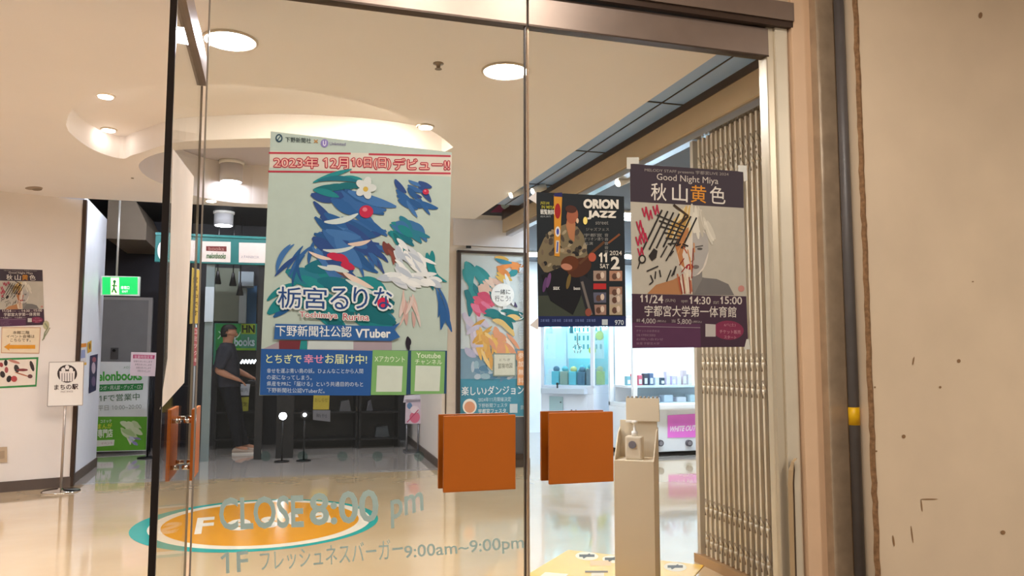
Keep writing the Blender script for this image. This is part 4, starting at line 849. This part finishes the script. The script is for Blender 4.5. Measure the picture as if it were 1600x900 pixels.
# ------------------------------------------------------------------ framed tall poster on the pillar
YF = 9.02
ff = Flat((0, YF-.002, 0), (0, -1, 0), .0012)
pa, pb = PY(714, 391, YF), PY(826, 651, YF)
t = thing('framed_poster', 'tall dark framed poster in teal and pink on the cream wall block', 'poster', ((pa.x+pb.x)/2, YF, 0))
b = MB(); w = .045
for (x0, x1, z0, z1) in ((pa.x, pa.x+w, .1, pa.z), (pb.x-w, pb.x, .1, pa.z), (pa.x, pb.x, pa.z-.03, pa.z), (pa.x, pb.x, .1, .16)): b.box(x0, x1, YF-.03, YF+.03, z0, z1, mat('3a2a22', .4), .003)
b.build('frame', t, 'dark brown frame')
b = MB(); b.box(pa.x+w, pb.x-w, YF-.004, YF+.028, .16, pb.z, mat('4e4a4c', .4)); b.build('base_panel', t, 'dark grey lower panel')
b = MB(); b.box(pa.x+w, pb.x-w, YF, YF+.028, pb.z, pa.z-.03, mat('c9d4d8', .4)); b.build('paper', t)
b = MB()
ff.rect(b, 719, 590, 821, 650, '4a93ae', 1); ff.rect(b, 719, 545, 821, 592, '7d9db4', 1); petals(ff, b, 770, 575, 48, 16, 40, ['9ab8c8', '6a8fae', 'b4c4d4', '5c86a4'], 9, 2)
rr = random.Random(4); st = lambda *a: brush(ff, b, rr, *a)
st(722, 750, 402, 455, 22, .9, 40, 13, .4, ['2f8a92', '34949a', '2a7a86', '3f9ca4'], 2); st(770, 800, 400, 430, 9, .3, 26, 9, -.4, ['3a8aa4', 'd8b05c', '2f8a92', 'd98a4c'], 2.4)
st(735, 768, 425, 450, 8, .7, 22, 8, .3, ['e4cbbd', 'dcbcae', 'ecd8cc'], 3.2); st(728, 752, 455, 478, 12, .5, 24, 10, .3, ['d4607c', 'd8789a', 'c84f70'], 3.4)
st(720, 745, 480, 545, 14, 1.2, 30, 10, -.5, ['c9c0d4', 'b4b4d0', 'd8d0e0', '4a4468'], 2.4); st(775, 795, 425, 480, 10, 1.1, 34, 8, .2, ['dfe4e6', 'c8d4dc', '4a4468'], 2.6)
st(745, 790, 486, 500, 12, .1, 36, 9, .4, ['1f6f74', '257a80', 'd8b878'], 4); st(740, 790, 505, 545, 30, .9, 34, 10, .3, ['e0b468', 'd8a45c', 'e8c888', 'd99a78', 'e8d0c0'], 4.4); st(722, 745, 515, 545, 7, -.6, 34, 7, .2, ['d0a050', 'c4c0d8'], 4.8)
b.build('artwork', t, 'abstract teal, pink and golden brush strokes')
b = MB(t); ff.ell(b, 785, 461, 18, 18, 'eef0f0', 6); ff.txt(b, '一緒に', (773, 460), (797, 460), 8, '55606a', 7, .02); ff.txt(b, '行こう!', (773, 471), (797, 471), 9, '55606a', 7, .02)
ff.rect(b, 770, 552, 806, 588, '8f9a90', 6); ff.rect(b, 772, 554, 804, 586, 'd3d3c4', 6.5); ff.txt(b, 'とちぎ', (780, 564), (797, 564), 4, '8a8a7c', 7); ff.txt(b, '冒険地図', (778, 576), (800, 575), 8, '77776a', 7)
for i, s in enumerate('宇都宮シティダンジョン'): ff.txt(b, s, (810, 416+i*12), (820, 416+i*12), 10.5, '3f6f94', 7, .05); ff.txt(b, s, (810, 416+i*12), (820, 416+i*12), 10.5, 'e4ecf0', 8, .005)
ff.rect(b, 808, 548, 819, 602, 'e0a070', 6); 
for i, s in enumerate('参加無料'): ff.txt(b, s, (809.5, 560+i*13), (817.5, 560+i*13), 9, 'f0e0d0', 7, .02)
ff.txt(b, '楽しい♪ダンジョン', (721, 618), (818, 616), 14, 'e8eef2', 7, .03); ff.ell(b, 733.5, 635, 11, 12, 'f0ece4', 6); ff.ell(b, 733.5, 636, 8.5, 9, 'dc9a78', 7); ff.txt(b, '2024年11月開催決定', (747, 628), (798, 627), 7, 'cfe2ec', 7); ff.txt(b, '下野新聞フェスタ', (747, 637), (792, 636), 6.5, 'cfe2ec', 7); ff.txt(b, '宇都宮フェスタ', (747, 646), (790, 645), 7, 'e8f0f2', 7, .02); ff.rect(b, 796, 631, 808, 645, 'c6d4dc', 7); ff.txt(b, '詳細', (813, 640), (820, 640), 7, 'c6d4dc', 7)
b.build('lettering', t, 'white and blue lettering')

# ------------------------------------------------------------------ dark banner above the pillar and small spots on the soffit
fq = Flat((0, 8.98, 0), (0, -1, 0), .002)
b = MB(); fq.slab(b, [(758, 334), (822, 334), (822, 296), (790, 296)], '3a3a44', .01); fq.poly(b, [(766, 332), (806, 332), (806, 302), (796, 306)], '7a2a4c', 1); fq.ell(b, 789, 318, 7, 9, 'a8b0a8', 2); fq.line(b, [(803, 332), (806, 306)], 2, 'c9a8b0', 2); b.build('hanging_banner', None, 'dark magenta banner above the cream wall block', 'banner')
for i, (x, y, l) in enumerate(((808, 300, 'small white spotlight at the ceiling edge above the cream wall block'), (842, 294, 'larger white spotlight on the blue grey ceiling strip'), (929, 275, 'small white spotlight halfway along the dark strip of the beam'), (976, 280, 'small white spotlight under the beam beside the portrait poster'))):
    q = PZ(x, y, 2.95 if i < 3 else 2.75); t = thing('track_spotlight', l, 'spotlight', tuple(q), 'white spotlights along the beam')
    z = q.z; zt = 2.99 if i < 2 else 2.94
    b = MB(); b.cyl((q.x+.06, q.y, z+.02), (q.x-.07, q.y-.02, z-.04), .035, M_WHITE, seg=14); b.build('head', t)
    b = MB(); b.cyl((q.x-.0705, q.y-.0202, z-.0405), (q.x-.074, q.y-.021, z-.042), .03, lamp('fff4e4', 6, 'lit_track_lens'), seg=14); b.build('lens', t)
    b = MB(); b.cyl((q.x+.02, q.y, z), (q.x+.02, q.y, max(zt, z+.05)), .010, M_WHITE, seg=8); b.build('arm', t)

# ------------------------------------------------------------------ folding gate
XG = 2.665
t = thing('folding_gate', 'beige accordion security gate folded against the right side of the opening', 'gate', (XG, 3.9, 0))
M_SLAT = mat('d2c4ac', .35, .2, .06, 7, .5); M_SLATD = mat('8c7860', .5, .3)
ys = [3.36+i*.0268 for i in range(44)]
for i, y in enumerate(ys):
    xo = .018 if i % 2 else -.018
    b = MB(); b.box(XG+xo-.009, XG+xo+.009, y-.0098, y+.0098, .06, 2.72, M_SLAT, .003); b.build('slat', t)
for z in (2.55, 2.43, 1.27, 1.12, .36, .16):
    b = MB()
    for i, y in enumerate(ys):
        xo = .018 if i % 2 else -.018
        b.cyl((XG+xo, y, z-.035), (XG+xo, y, z), .0095, M_SLAT, .0142, seg=10); b.cyl((XG+xo, y, z), (XG+xo, y, z+.035), .0142, M_SLAT, .0095, seg=10)
    for i in range(len(ys)-1):
        x0 = .018 if i % 2 else -.018
        b.cyl((XG+x0-.012, ys[i], z-.05), (XG-x0-.012, ys[i+1], z+.05), .005, M_SLATD, seg=6)
    b.build('lattice_row', t)
b = MB(); b.box(XG-.05, XG+.12, ys[0]-.1, ys[-1]+.09, 0, .055, mat('a8845c', .5)); b.build('floor_guide', t, 'brown floor guide')
b = MB(); y = ys[-1]+.05; b.box(XG-.035, XG+.035, y-.018, y+.018, .056, 2.73, mat('cfc6b6', .35, .3), .003); b.build('lead_post', t, 'pale leading post')
b = MB(); y0 = 3.42
for z0, z1 in ((1.12, 1.22), (2.50, 2.58), (2.36, 2.44)): b.box(XG-.06, XG-.03, ys[0]-.05, ys[0]+.05, z0, z1, mat('8c7860', .4, .4), .003)
b.build('latch_block', t)

# ------------------------------------------------------------------ hand sanitiser stand
def at(x, y, f_):                     # point at forward depth f_
    d = ray(x, y); n = Vector((math.sin(TH), math.cos(TH), 0)); return CAM + d*(f_/d.dot(n))
fwd = 4.45
c0 = at(990, 720, fwd); Zs = c0.z; Zm = at(990, 657, fwd+.15).z; Zt = at(990, 622, fwd+.15).z
XC, YC = c0.x, c0.y; ROT = -math.radians(35); CC = (XC, YC, 0); hw = .112
t = thing('sanitizer_stand', 'tall cream cardboard hand sanitizer stand behind the right glass door', 'stand', (XC, YC, 0))
M_CARD = mat('d6c6ac', .65, 0, .03, 5, .25)
def card(name, mb, par=None, label=None): return mb.turn(CC, ROT).build(name, par or t, label)
b = MB(); b.box(XC-hw, XC+hw, YC, YC+.20, 0, Zs, M_CARD, .003); card('column', b)
b = MB(); b.box(XC-hw+.005, XC+hw-.005, YC+.182, YC+.198, Zs, Zm, M_CARD, .002); card('back_card', b)
for X in (XC-hw, XC+hw-.006):
    b = MB(); q = [(YC+.004, Zs), (YC+.2, Zs), (YC+.2, Zm-.04), (YC+.13, Zm-.07)]; b.hull([(X, y, z) for y, z in q], [(X+.006, y, z) for y, z in q], M_CARD); card('side_wing', b)
b = MB(); xa, xb = XC-.068, XC+hw+.012
b.box(xa, xb, YC+.165, YC+.180, Zm-.005, Zt, M_CARD, .002)
for i in range(8):
    xx = xa+(xb-xa)*(i+.5)/8; b.cyl((xx, YC+.172, Zt-.006), (xx, YC+.172, Zt+.010), .007, mat('8a8070', .5), seg=8)
card('header_card', b)
xb = XC-.005
t2 = thing('sanitizer_bottle', 'pump bottle standing in the tray of the sanitizer stand', 'bottle', (XC, YC+.08, Zs))
zb = at(990, 682, fwd+.05).z
b = MB(); b.box(xb-.05, xb+.045, YC+.04, YC+.13, Zs+.0005, zb, mat('dccdb6', .35), .010); card('body', b, t2)
b = MB(); b.lathe((xb, YC+.08), [(.018, zb), (.018, zb+.025), (.008, zb+.03), (.008, zb+.07), (.016, zb+.072), (.016, zb+.085)], M_WHITE, 14); b.box(xb-.05, xb+.01, YC+.072, YC+.088, zb+.075, zb+.088, M_WHITE, .003); card('pump', b, t2)
b = MB(); z = zb-.045; b.cyl((xb-.008, YC+.04, z), (xb-.008, YC+.034, z), .021, mat('77737c', .4), seg=20); card('seal', b, t2, 'grey round label')

# ------------------------------------------------------------------ floor graphics
fg = Flat((0, 0, .0012), (0, 0, 1), .0006)
t = thing('floor_emblem', 'large oval floor emblem with teal rim and orange centre', 'floor sticker', tuple(fg.pt(395, 825)))
cx, cy = -.05, 6.42
pL, pR, pN, pF = fg.pt(201, 832), fg.pt(584, 800), fg.pt(400, 864), fg.pt(400, 782)
cen = (pL+pR)/2; ax = (pR-pL)/2; bx = ax.length; ux = ax.normalized(); uy = Vector((-ux.y, ux.x, 0)); ay = abs((pF-pN).dot(uy))/2
def oval(mb, sx, sy, h, k, off=Vector((0, 0, 0))):
    mb.face([cen+off+ux*(bx*sx*math.cos(a))+uy*(ay*sy*math.sin(a))+Vector((0, 0, k*.0008)) for a in [2*math.pi*i/64 for i in range(64)]], mat(h, .18, 0, .03, 6, .5))
b = MB(); oval(b, 1, 1, '2f9c94', 0); b.build('rim', t, 'teal rim')
b = MB(); oval(b, .90, .93, 'e6dcc8', 1, ux*.03); b.build('ring', t, 'pale ring')
b = MB(); oval(b, .80, .84, 'd9962c', 2, ux*.03); b.build('centre', t, 'orange centre')
b = MB()
for s, u0, u1 in (('F', -.56, -.36), ('e', -.30, -.10), ('s', -.04, .12), ('t', .18, .32), ('a', .38, .58)):
    b = MB(); vs_, fs_ = glyphs(s, .03, .25); m = b.mi(mat('e8e0d0', .18)); V = [b.b.verts.new(cen+ux*(bx*(u0+(u1-u0)*u)+.03)+uy*(ay*(-.28+.62*(1 if s == 'F' else .7 if s != 't' else .9)*v))+Vector((0, 0, .0024))) for u, v in vs_]
    for f_ in fs_:
        try: b.b.faces.new([V[i] for i in f_]).material_index = m
        except ValueError: pass
    b.build('lettering', t, 'white letter')
t = thing('floor_mat', 'yellow floor mat with pale ovals in front of the sanitizer stand', 'mat', tuple(fg.pt(960, 890)))
A, B_ = fg.pt(888, 860), fg.pt(1100, 884); u = (B_-A).normalized(); v = Vector((u.y, -u.x, 0)); w = (B_-A).length
b = MB(); q = [A, B_, B_+v*1.1, A+v*1.1]; b.hull([p-Vector((0, 0, .001)) for p in q], [p+Vector((0, 0, .004)) for p in q], mat('dfb030', .35)); b.build('sheet', t)
fg2 = Flat((0, 0, .0056), (0, 0, 1), .0006)
b = MB()
for (x, y, rx, ry) in ((917, 869, 18, 6.5), (957, 874, 16, 6), (1055, 886, 18, 7)): fg2.ell(b, x, y, rx, ry, 'e8dcc0', 1, .05); fg2.rect(b, x-12, y-2.5, x+12, y+1.5, '4a463c', 2); fg2.line(b, [(x-6, y+3), (x+5, y-3)], 3, '4a463c', 2.5)
fg2.poly(b, [(842, 902), (880, 905), (888, 897), (852, 894)], 'e8dcc0', 1); fg2.rect(b, 922, 876, 955, 884, 'e3bd8a', 1); fg2.rect(b, 914, 892, 950, 895, '6a5a3c', 2); fg2.rect(b, 924, 895, 944, 900, 'd8ccb4', 1)
b.build('marking', t, 'pale ovals with dark symbols')

# ------------------------------------------------------------------ game machines in the hall
def prize_machine(x0, x1, y0, y1, label, px, ang):
    piv = (x1, y0, 0)
    class MB(MBB):
        def build(s, *a, **k): s.turn(piv, ang); return MBB.build(s, *a, **k)
    t = thing('prize_machine', label, 'game machine', ((x0+x1)/2, (y0+y1)/2, 0), 'glass prize machines')
    wb = mat('d4dcea', .35, 0, .02); z1 = px
    b = MB(); b.box(x0, x1, y0, y1, .06, .78, wb, .01); b.build('cabinet', t)
    b = MB(); b.box(x0+.02, x1-.02, y0+.05, y1-.05, 0, .06, M_BLACK); b.build('plinth', t)
    b = MB(); b.box(x0+.05, x1-.10, y0-.10, y0+.01, .78, .86, mat('b4c0d0', .35), .008); b.cyl((x0+.3, y0-.06, .86), (x0+.3, y0-.06, .91), .012, M_BLACK, seg=10); b.ball((x0+.3, y0-.06, .92), .02, M_BLACK); b.build('control_panel', t)
    b = MB(); b.box(x0+.14, x0+.36, y0-.012, y0+.002, .34, .74, mat('9cb8c0', .3), .003); b.cyl((x0+.33, y0-.03, .66), (x0+.33, y0-.01, .66), .008, M_BLACK, seg=8); b.build('prize_door', t, 'blue grey prize flap')
    b = MB(); b.box(x0+.40, x1-.1, y0-.010, y0+.002, .30, .74, wb, .003)
    for dx in (.5, .57): b.cyl((x0+dx, y0-.018, .55), (x0+dx, y0-.009, .55), .012, M_BLACK, seg=10)
    b.build('coin_panel', t)
    b = MB()
    for X in (x0, x1-.05):
        for Y in (y0, y1-.05): b.box(X, X+.05, Y, Y+.05, .86, z1-.2, wb, .004)
    b.box(x0, x1, y0, y1, .78, .90, wb, .004); b.build('window_frame', t)
    b = MB(); b.box(x0, x1, y0, y1, z1-.22, z1, mat('e4ecf4', .3), .01); b.build('canopy', t)
    b = MB(); b.box(x0+.1, x1-.1, y0+.08, y0+.14, z1-.25, z1-.221, lamp('d0f6ff', 26, 'lit_case_tube')); b.box(x0+.1, x1-.1, y1-.14, y1-.08, z1-.25, z1-.221, lamp('d0f6ff', 26, 'lit_case_tube')); b.build('case_light', t, 'lit tubes')
    b = MB(); b.box(x0+.05, x1-.05, y0+.012, y0+.018, .9, z1-.22, CASEGLASS); b.box(x1-.018, x1-.012, y0+.05, y1-.05, .9, z1-.22, CASEGLASS); b.box(x0+.012, x0+.018, y0+.05, y1-.05, .9, z1-.22, CASEGLASS); b.build('glass', t)
    b = MB(); b.box(x0+.05, x1-.05, y1-.06, y1-.05, .9, z1-.22, mat('a4e6ee', .5)); b.build('back_panel', t, 'pale cyan back')
    f = Flat((0, y0+.3, 0), (0, -1, 0), .002)
    b = MB(); xm = (x0+x1)/2; b.cyl((xm, y0+.35, z1-.22), (xm, y0+.35, z1-.5), .01, M_CHROME, seg=8)
    for a in (-1, 0, 1): b.tube([(xm, y0+.35, z1-.5), (xm+a*.07, y0+.35+(.05 if a == 0 else 0), z1-.56), (xm+a*.04, y0+.35, z1-.64)], .008, M_CHROME, 8)
    b.build('claw', t)
    pc = ['8fa8b4', '5a7c94', 'c4d83c', '3cb0c4', 'd8a8b0', 'a8b0a0', '7a8a98', 'e0d890', '6ac0d0']
    rnd = random.Random(int(x0*100))
    for r in range(2):
        n = 5
        for i in range(n):
            X = x0+.14+(x1-x0-.28)*i/(n-1); Y = y0+.22+r*.3; hgt = rnd.uniform(.14, .24); h = rnd.choice(pc)
            b = MB(); b.box(X-.06, X+.06, Y-.05, Y+.05, .90, .90+hgt, ink(h), .012); b.ball((X, Y, .90+hgt+.03), .05, ink(rnd.choice(pc)), (1, .9, .9), 10)
            b.build('prize', t)
    fb_ = Flat((0, y0+.40, 0), (0, -1, 0), .003)
    b = MB(); Zc = z1-.55; b.box(x0+.12, x1-.12, y0+.62, y0+.63, 1.28, z1-.34, mat('e8fbfa', .5)); 
    for r in range(3):
        for i in range(7): b.box(x0+.24+i*.07, x0+.265+i*.07, y0+.612, y0+.62, 1.42+r*.13, 1.49+r*.13, mat('58a0a8', .5))
    b.box(x0+.16, x0+.22, y0+.612, y0+.62, 1.66, 1.76, mat('2f6f7c', .5)); b.ball((x1-.18, y0+.61, 1.62), .07, mat('d8dc4a', .5), (1, .2, 1)); b.ball((x1-.3, y0+.60, 1.40), .06, mat('c8d43c', .5), (1, .2, 1)); b.build('prize_card', t, 'pale cyan card with teal marks')
YM = 10.25
xb_ = PY(928, 650, YM).x
prize_machine(xb_-.84, xb_, YM, YM+.86, 'glass prize machine seen below the jazz poster, turned to show its right side', 2.0, -math.radians(48))

# white and pink machine
pL = PZ(1030, 712); YK = pL.y-.1
xa = PY(990, 650, YK).x; xb_ = PY(1180, 650, YK).x
t = thing('prize_machine', 'white game machine with a pink front panel beside the folding gate', 'game machine', ((xa+xb_)/2, YK+.5, 0))
wb = mat('eef2f8', .35, 0, .02); zt_ = PY(1040, 700, YK).z
fz = Flat((0, YK-.004, 0), (0, -1, 0), .002)
b = MB(); b.box(xa, xb_, YK, YK+.8, PY(1040, 706, YK).z, PY(1060, 637, YK).z, wb, .015); b.build('cabinet', t)
zl = PY(1060, 637, YK).z; b = MB(); b.box(xa+.28, xb_, YK-.12, YK+.02, zl-.02, zl+.06, wb, .02); b.build('ledge', t)
z2 = 2.05
b = MB()
for X in (xa, xb_-.06): b.box(X, X+.06, YK, YK+.06, zl, z2-.2, wb, .004); b.box(X, X+.06, YK+.74, YK+.8, zl, z2-.2, wb, .004)
b.box(xa, xb_, YK, YK+.8, zl, zl+.05, wb); b.build('window_frame', t)
b = MB(); b.box(xa, xb_, YK, YK+.8, z2-.2, z2, wb, .01); b.build('canopy', t)
b = MB(); b.box(xa+.08, xb_-.08, YK+.74, YK+.75, zl+.05, z2-.2, mat('f4f6fa', .5)); b.build('back_panel', t)
b = MB(); b.box(xa+.1, xb_-.1, YK+.1, YK+.2, z2-.24, z2-.201, lamp('f4f8ff', 40, 'lit_machine_tube')); b.build('case_light', t, 'lit tube')
b = MB(); b.box(xa+.06, xb_-.06, YK+.012, YK+.018, zl+.05, z2-.2, CASEGLASS); b.build('glass', t)
b = MB(); fz.poly(b, [(1043, 684), (1160, 682), (1160, 642), (1043, 649)], mat('ec7ae0', .4), 1); fz.txt(b, 'WHITE OUT', (1045, 675), (1086, 673), 9, mat('fbe8fa', .4), 2, .04, 2); b.build('front_panel', t, 'pink panel with white letters')
for x in (1030, 1075):
    q = PY(x, 692, YK); b = MB(); b.cyl((q.x, YK, q.z), (q.x, YK-.05, q.z), .042, mat('58545c', .4), seg=18); b.cyl((q.x, YK-.05, q.z), (q.x, YK-.056, q.z), .026, mat('8a868e', .4), seg=18); b.build('knob', t, 'dark round knob')
for X in (xa+.05, xa+.16, xb_-.2, xb_-.1):
    b = MB(); b.cyl((X, YK+.06, 0), (X, YK+.06, .16), .03, mat('b4b8c0', .3, .4), seg=12); b.build('foot', t)
b = MB(); b.box(xa+.02, xb_-.02, YK+.3, YK+.76, 0, PY(1040, 706, YK).z, M_BLACK); b.build('plinth', t)
zs = PY(1000, 602, YK+.4).z
b = MB(); b.box(xa+.06, xb_-.06, YK+.30, YK+.60, zs-.03, zs, mat('f0f2f8', .4)); b.box(xa+.06, xb_-.06, YK+.58, YK+.74, zs-.03, zs, mat('f0f2f8', .4)); b.build('shelf_board', t)
rnd = random.Random(3)
for i, h in enumerate(('7ab4c4', 'c83c60', 'd86a7c', '4a4a58', '5a6a8c', 'e0e4ec', '3c4a5c', 'e4d0e8', 'd0c4dc', 'e8dce4', 'c8b4bc', 'e8e0e4')):
    X = xa+.12+i*.085; hh = rnd.uniform(.10, .20); b = MB(); b.box(X-.03, X+.03, YK+.38, YK+.46, zs, zs+hh, ink(h), .006); b.box(X-.02, X+.02, YK+.376, YK+.381, zs+.02, zs+hh*.6, ink('eef0f4')); b.build('prize', t)
for i, h in enumerate(('e4e8f0', 'd8dce8', 'f0e4ec', 'e0e8ec')):
    X = xa+.5+i*.2; b = MB(); b.box(X-.07, X+.07, YK+.35, YK+.5, zl+.0505, zl+.12+.03*(i % 2), ink(h), .012); b.build('prize', t)

# ------------------------------------------------------------------ the person in the shop
def person():
    base = PZ(372, 708); wl = Vector((base.x, base.y, 0))
    t = thing('person', 'person in dark T-shirt and trousers facing right at the dark shop', 'person', tuple(wl))
    SK = mat('c08a6c', .5, 0, .05, 8, .4); V = []; Ed = []; R = []
    def add(p, r, par=None):
        V.append(tuple(p)); R.append(r if isinstance(r, tuple) else (r, r))
        if par is not None: Ed.append((par, len(V)-1))
        return len(V)-1
    # faces +x, leaning back a little; the right side (-y) is towards the glass doors
    pel = add((-.13, 0, .95), (.19, .145)); spn = add((-.16, 0, 1.10), (.175, .14), pel); ch = add((-.185, 0, 1.27), (.195, .15), spn); cl = add((-.19, 0, 1.41), (.15, .115), ch)
    nk = add((-.18, 0, 1.49), .062, cl); jw = add((-.160, 0, 1.555), (.070, .082), nk); hd = add((-.165, 0, 1.635), (.092, .110), jw); tp = add((-.170, 0, 1.70), (.080, .092), hd); add((-.172, 0, 1.735), (.045, .05), tp)
    chin = add((-.105, 0, 1.535), (.040, .035), jw); nb = add((-.075, 0, 1.610), (.030, .034), hd); add((-.045, 0, 1.598), (.013, .016), nb)
    for q in (-1, 1): er = add((-.175, .075*q, 1.622), .020, hd); add((-.185, .095*q, 1.628), (.012, .024), er)
    def arm(q, el, wr):
        sh = add((-.19, .185*q, 1.395), .078, cl); um = add((Vector((-.19, .20*q, 1.38))+Vector(el))*.5, .062, sh); e = add(el, .050, um); m = add(Vector(el)*.6+Vector(wr)*.4, .049, e); w = add(wr, .031, m)
        dv = (Vector(wr)-Vector(el)).normalized(); side = Vector((0, 1, 0)); up = Vector((0, 0, 1)); pc = Vector(wr)+dv*.055; p = add(pc, (.042, .024), w)
        for o_, L in ((-.033, .064), (-.011, .078), (.011, .073), (.033, .056)):
            k0 = pc+dv*.038+side*o_; a = add(k0, .0105, p); k1 = k0+dv*L*.5-up*.010; c = add(k1, .0098, a); add(k1+dv*L*.35-up*.026, .0088, c)
        k0 = pc-side*.036*q-dv*.012; a = add(k0, .0125, p); add(k0+dv*.05-side*.014*q+up*.006, .0105, a)
    ER, WR = (-.285, -.245, 1.12), (-.06, -.215, 1.015); arm(-1, ER, WR)
    EL, WL_ = (-.10, .245, 1.13), (.11, .16, 1.035); arm(1, EL, WL_)
    for q, fx_ in ((-1, .0), (1, .09)):
        hp = add((-.125, .095*q, .86), (.115, .10), pel); th = add((-.09+fx_*.2, .10*q, .67), .092, hp); kn = add((-.06+fx_*.4, .10*q, .48), .066, th); cf = add((-.035+fx_*.6, .10*q, .32), .062, kn); an = add((fx_, .10*q, .09), .042, cf); add((fx_+.13, .105*q, .045), (.036, .026), an)
    me = bpy.data.meshes.new('body'); me.from_pydata(V, Ed, []); o = bpy.data.objects.new('body', me); COL.objects.link(o)
    o.modifiers.new('skin', 'SKIN')
    for k, r in enumerate(R): me.skin_vertices[0].data[k].radius = r; me.skin_vertices[0].data[k].use_root = (k == 0)
    m_ = o.modifiers.new('subdivision', 'SUBSURF'); m_.levels = 3; m_.render_levels = 3
    dg = bpy.context.evaluated_depsgraph_get(); dg.update(); full = bpy.data.meshes.new_from_object(o.evaluated_get(dg))
    o.modifiers.clear(); o.data = full; bpy.data.meshes.remove(me); full.materials.clear(); full.materials.append(SK); full.name = 'body'
    for p in full.polygons: p.use_smooth = True
    o.parent = t; WL[o.name] = wl.copy()
    def cover(name, keep, off, m, label, wob=0.0, cuts=()):      # a garment: the body's own surface, lifted off it
        bm = bmesh.new(); bm.from_mesh(full)
        for co, no in cuts: bmesh.ops.bisect_plane(bm, geom=bm.verts[:]+bm.edges[:]+bm.faces[:], plane_co=co, plane_no=no)
        bm.normal_update()
        bmesh.ops.delete(bm, geom=[f for f in bm.faces if not keep(f.calc_center_median())], context='FACES')
        bm.normal_update(); nn = {v: v.normal.copy() for v in bm.verts}
        rn = random.Random(5)
        for v in bm.verts: v.co += nn[v]*(off+wob*rn.uniform(0, 1))
        if name != 'hair': bmesh.ops.solidify(bm, geom=bm.faces[:], thickness=.004)
        mm = bpy.data.meshes.new(name); bm.to_mesh(mm); bm.free(); mm.materials.clear(); mm.materials.append(m)
        for p in mm.polygons: p.use_smooth = True
        g = bpy.data.objects.new(name, mm); COL.objects.link(g); g.parent = t; WL[g.name] = wl.copy(); g['label'] = label
    def on_fore(c):                         # past the sleeve hem
        for E_, W_ in ((Vector(ER), Vector(WR)), (Vector(EL), Vector(WL_))):
            u = (c-E_).dot((W_-E_).normalized())
            if u > -.03 and (c-E_-(W_-E_).normalized()*u).length < .054: return True
        return c.x > .03 and c.z > .9
    hem = [((0, 0, z), (0, 0, 1)) for z in (.90, 1.475)]+[(Vector(E_)-(Vector(W_)-Vector(E_)).normalized()*.03, (Vector(W_)-Vector(E_)).normalized()) for E_, W_ in ((ER, WR), (EL, WL_))]
    cover('shirt', lambda c: .90 < c.z < 1.475 and not on_fore(c), .020, mat('383942', .85, 0, .12, 14, .2), 'charcoal T-shirt', .003, hem)
    cover('trousers', lambda c: .105 < c.z < .99 and not on_fore(c), .014, mat('1b1c22', .85, 0, .1, 12, .2), 'black trousers', .002, [((0, 0, .105), (0, 0, 1)), ((0, 0, .99), (0, 0, 1))])
    cover('hair', lambda c: c.z > 1.675 or (c.z > 1.575 and c.x < -.185 and abs(c.y) < .075) or (c.z > 1.60 and c.x < -.175 and abs(c.y) < .079), .014, mat('1a1513', .6, 0, .3, 40, .4), 'short black hair', .006)
    for q, fx_ in ((-1, .0), (1, .09)):
        b = MB(); c = wl+Vector((fx_, .10*q, 0)); k = mat('b7a596', .6); k2 = mat('e4ded6', .5)
        st = [(-.075, .030, .055), (-.05, .042, .085), (0, .044, .088), (.06, .046, .070), (.13, .050, .055), (.185, .040, .046), (.215, .018, .032)]
        rings = [[b.b.verts.new(c+Vector((x, w*math.cos(a), .012+(h-.012)*(.5+.5*math.sin(a))))) for a in [2*math.pi*i_/14 for i_ in range(14)]] for x, w, h in st]
        for A, B_ in zip(rings, rings[1:]):
            for i_ in range(14): f_ = b.b.faces.new((A[i_], A[(i_+1) % 14], B_[(i_+1) % 14], B_[i_])); f_.material_index = b.mi(k); f_.smooth = True
        for L in (rings[0], rings[-1][::-1]): b.b.faces.new(L).material_index = b.mi(k)
        so = [(x, w+.003) for x, w, h in st]; out_ = [(x, w) for x, w in so]+[(x, -w) for x, w in so[::-1]]
        b.hull([c+Vector((x, y, 0)) for x, y in out_], [c+Vector((x, y, .022)) for x, y in out_], k2); b.build('shoe', t, 'beige sneaker')
    for q in (-1, 1):
        b = MB(); e = wl+Vector((-.073, .036*q, 1.642)); b.ball(e, .011, mat('efe8e0', .3), (.8, 1, .7), 8); b.ball(e+Vector((.007, .002*q, 0)), .006, M_BLACK, seg=8); b.build('eye', t)
        b = MB(); b.box(e.x-.004, e.x+.010, e.y-.016, e.y+.016, e.z+.018, e.z+.023, M_BLACK, .002); b.build('eyebrow', t)
    b = MB(); c = wl+Vector((-.068, 0, 1.560)); b.ball(c, .018, mat('9c5a4c', .5), (.5, 1.1, .3), 10); b.build('mouth', t)
    b = MB(); b.box(wl.x+.10, wl.x+.30, wl.y-.16, wl.y+.17, .958, .978, M_BLACK, .004); b.box(wl.x+.11, wl.x+.29, wl.y-.15, wl.y+.16, .9785, .981, mat('3a3c44', .5)); b.build('folder', None, 'flat black folder held in front of the person', 'folder')
person()
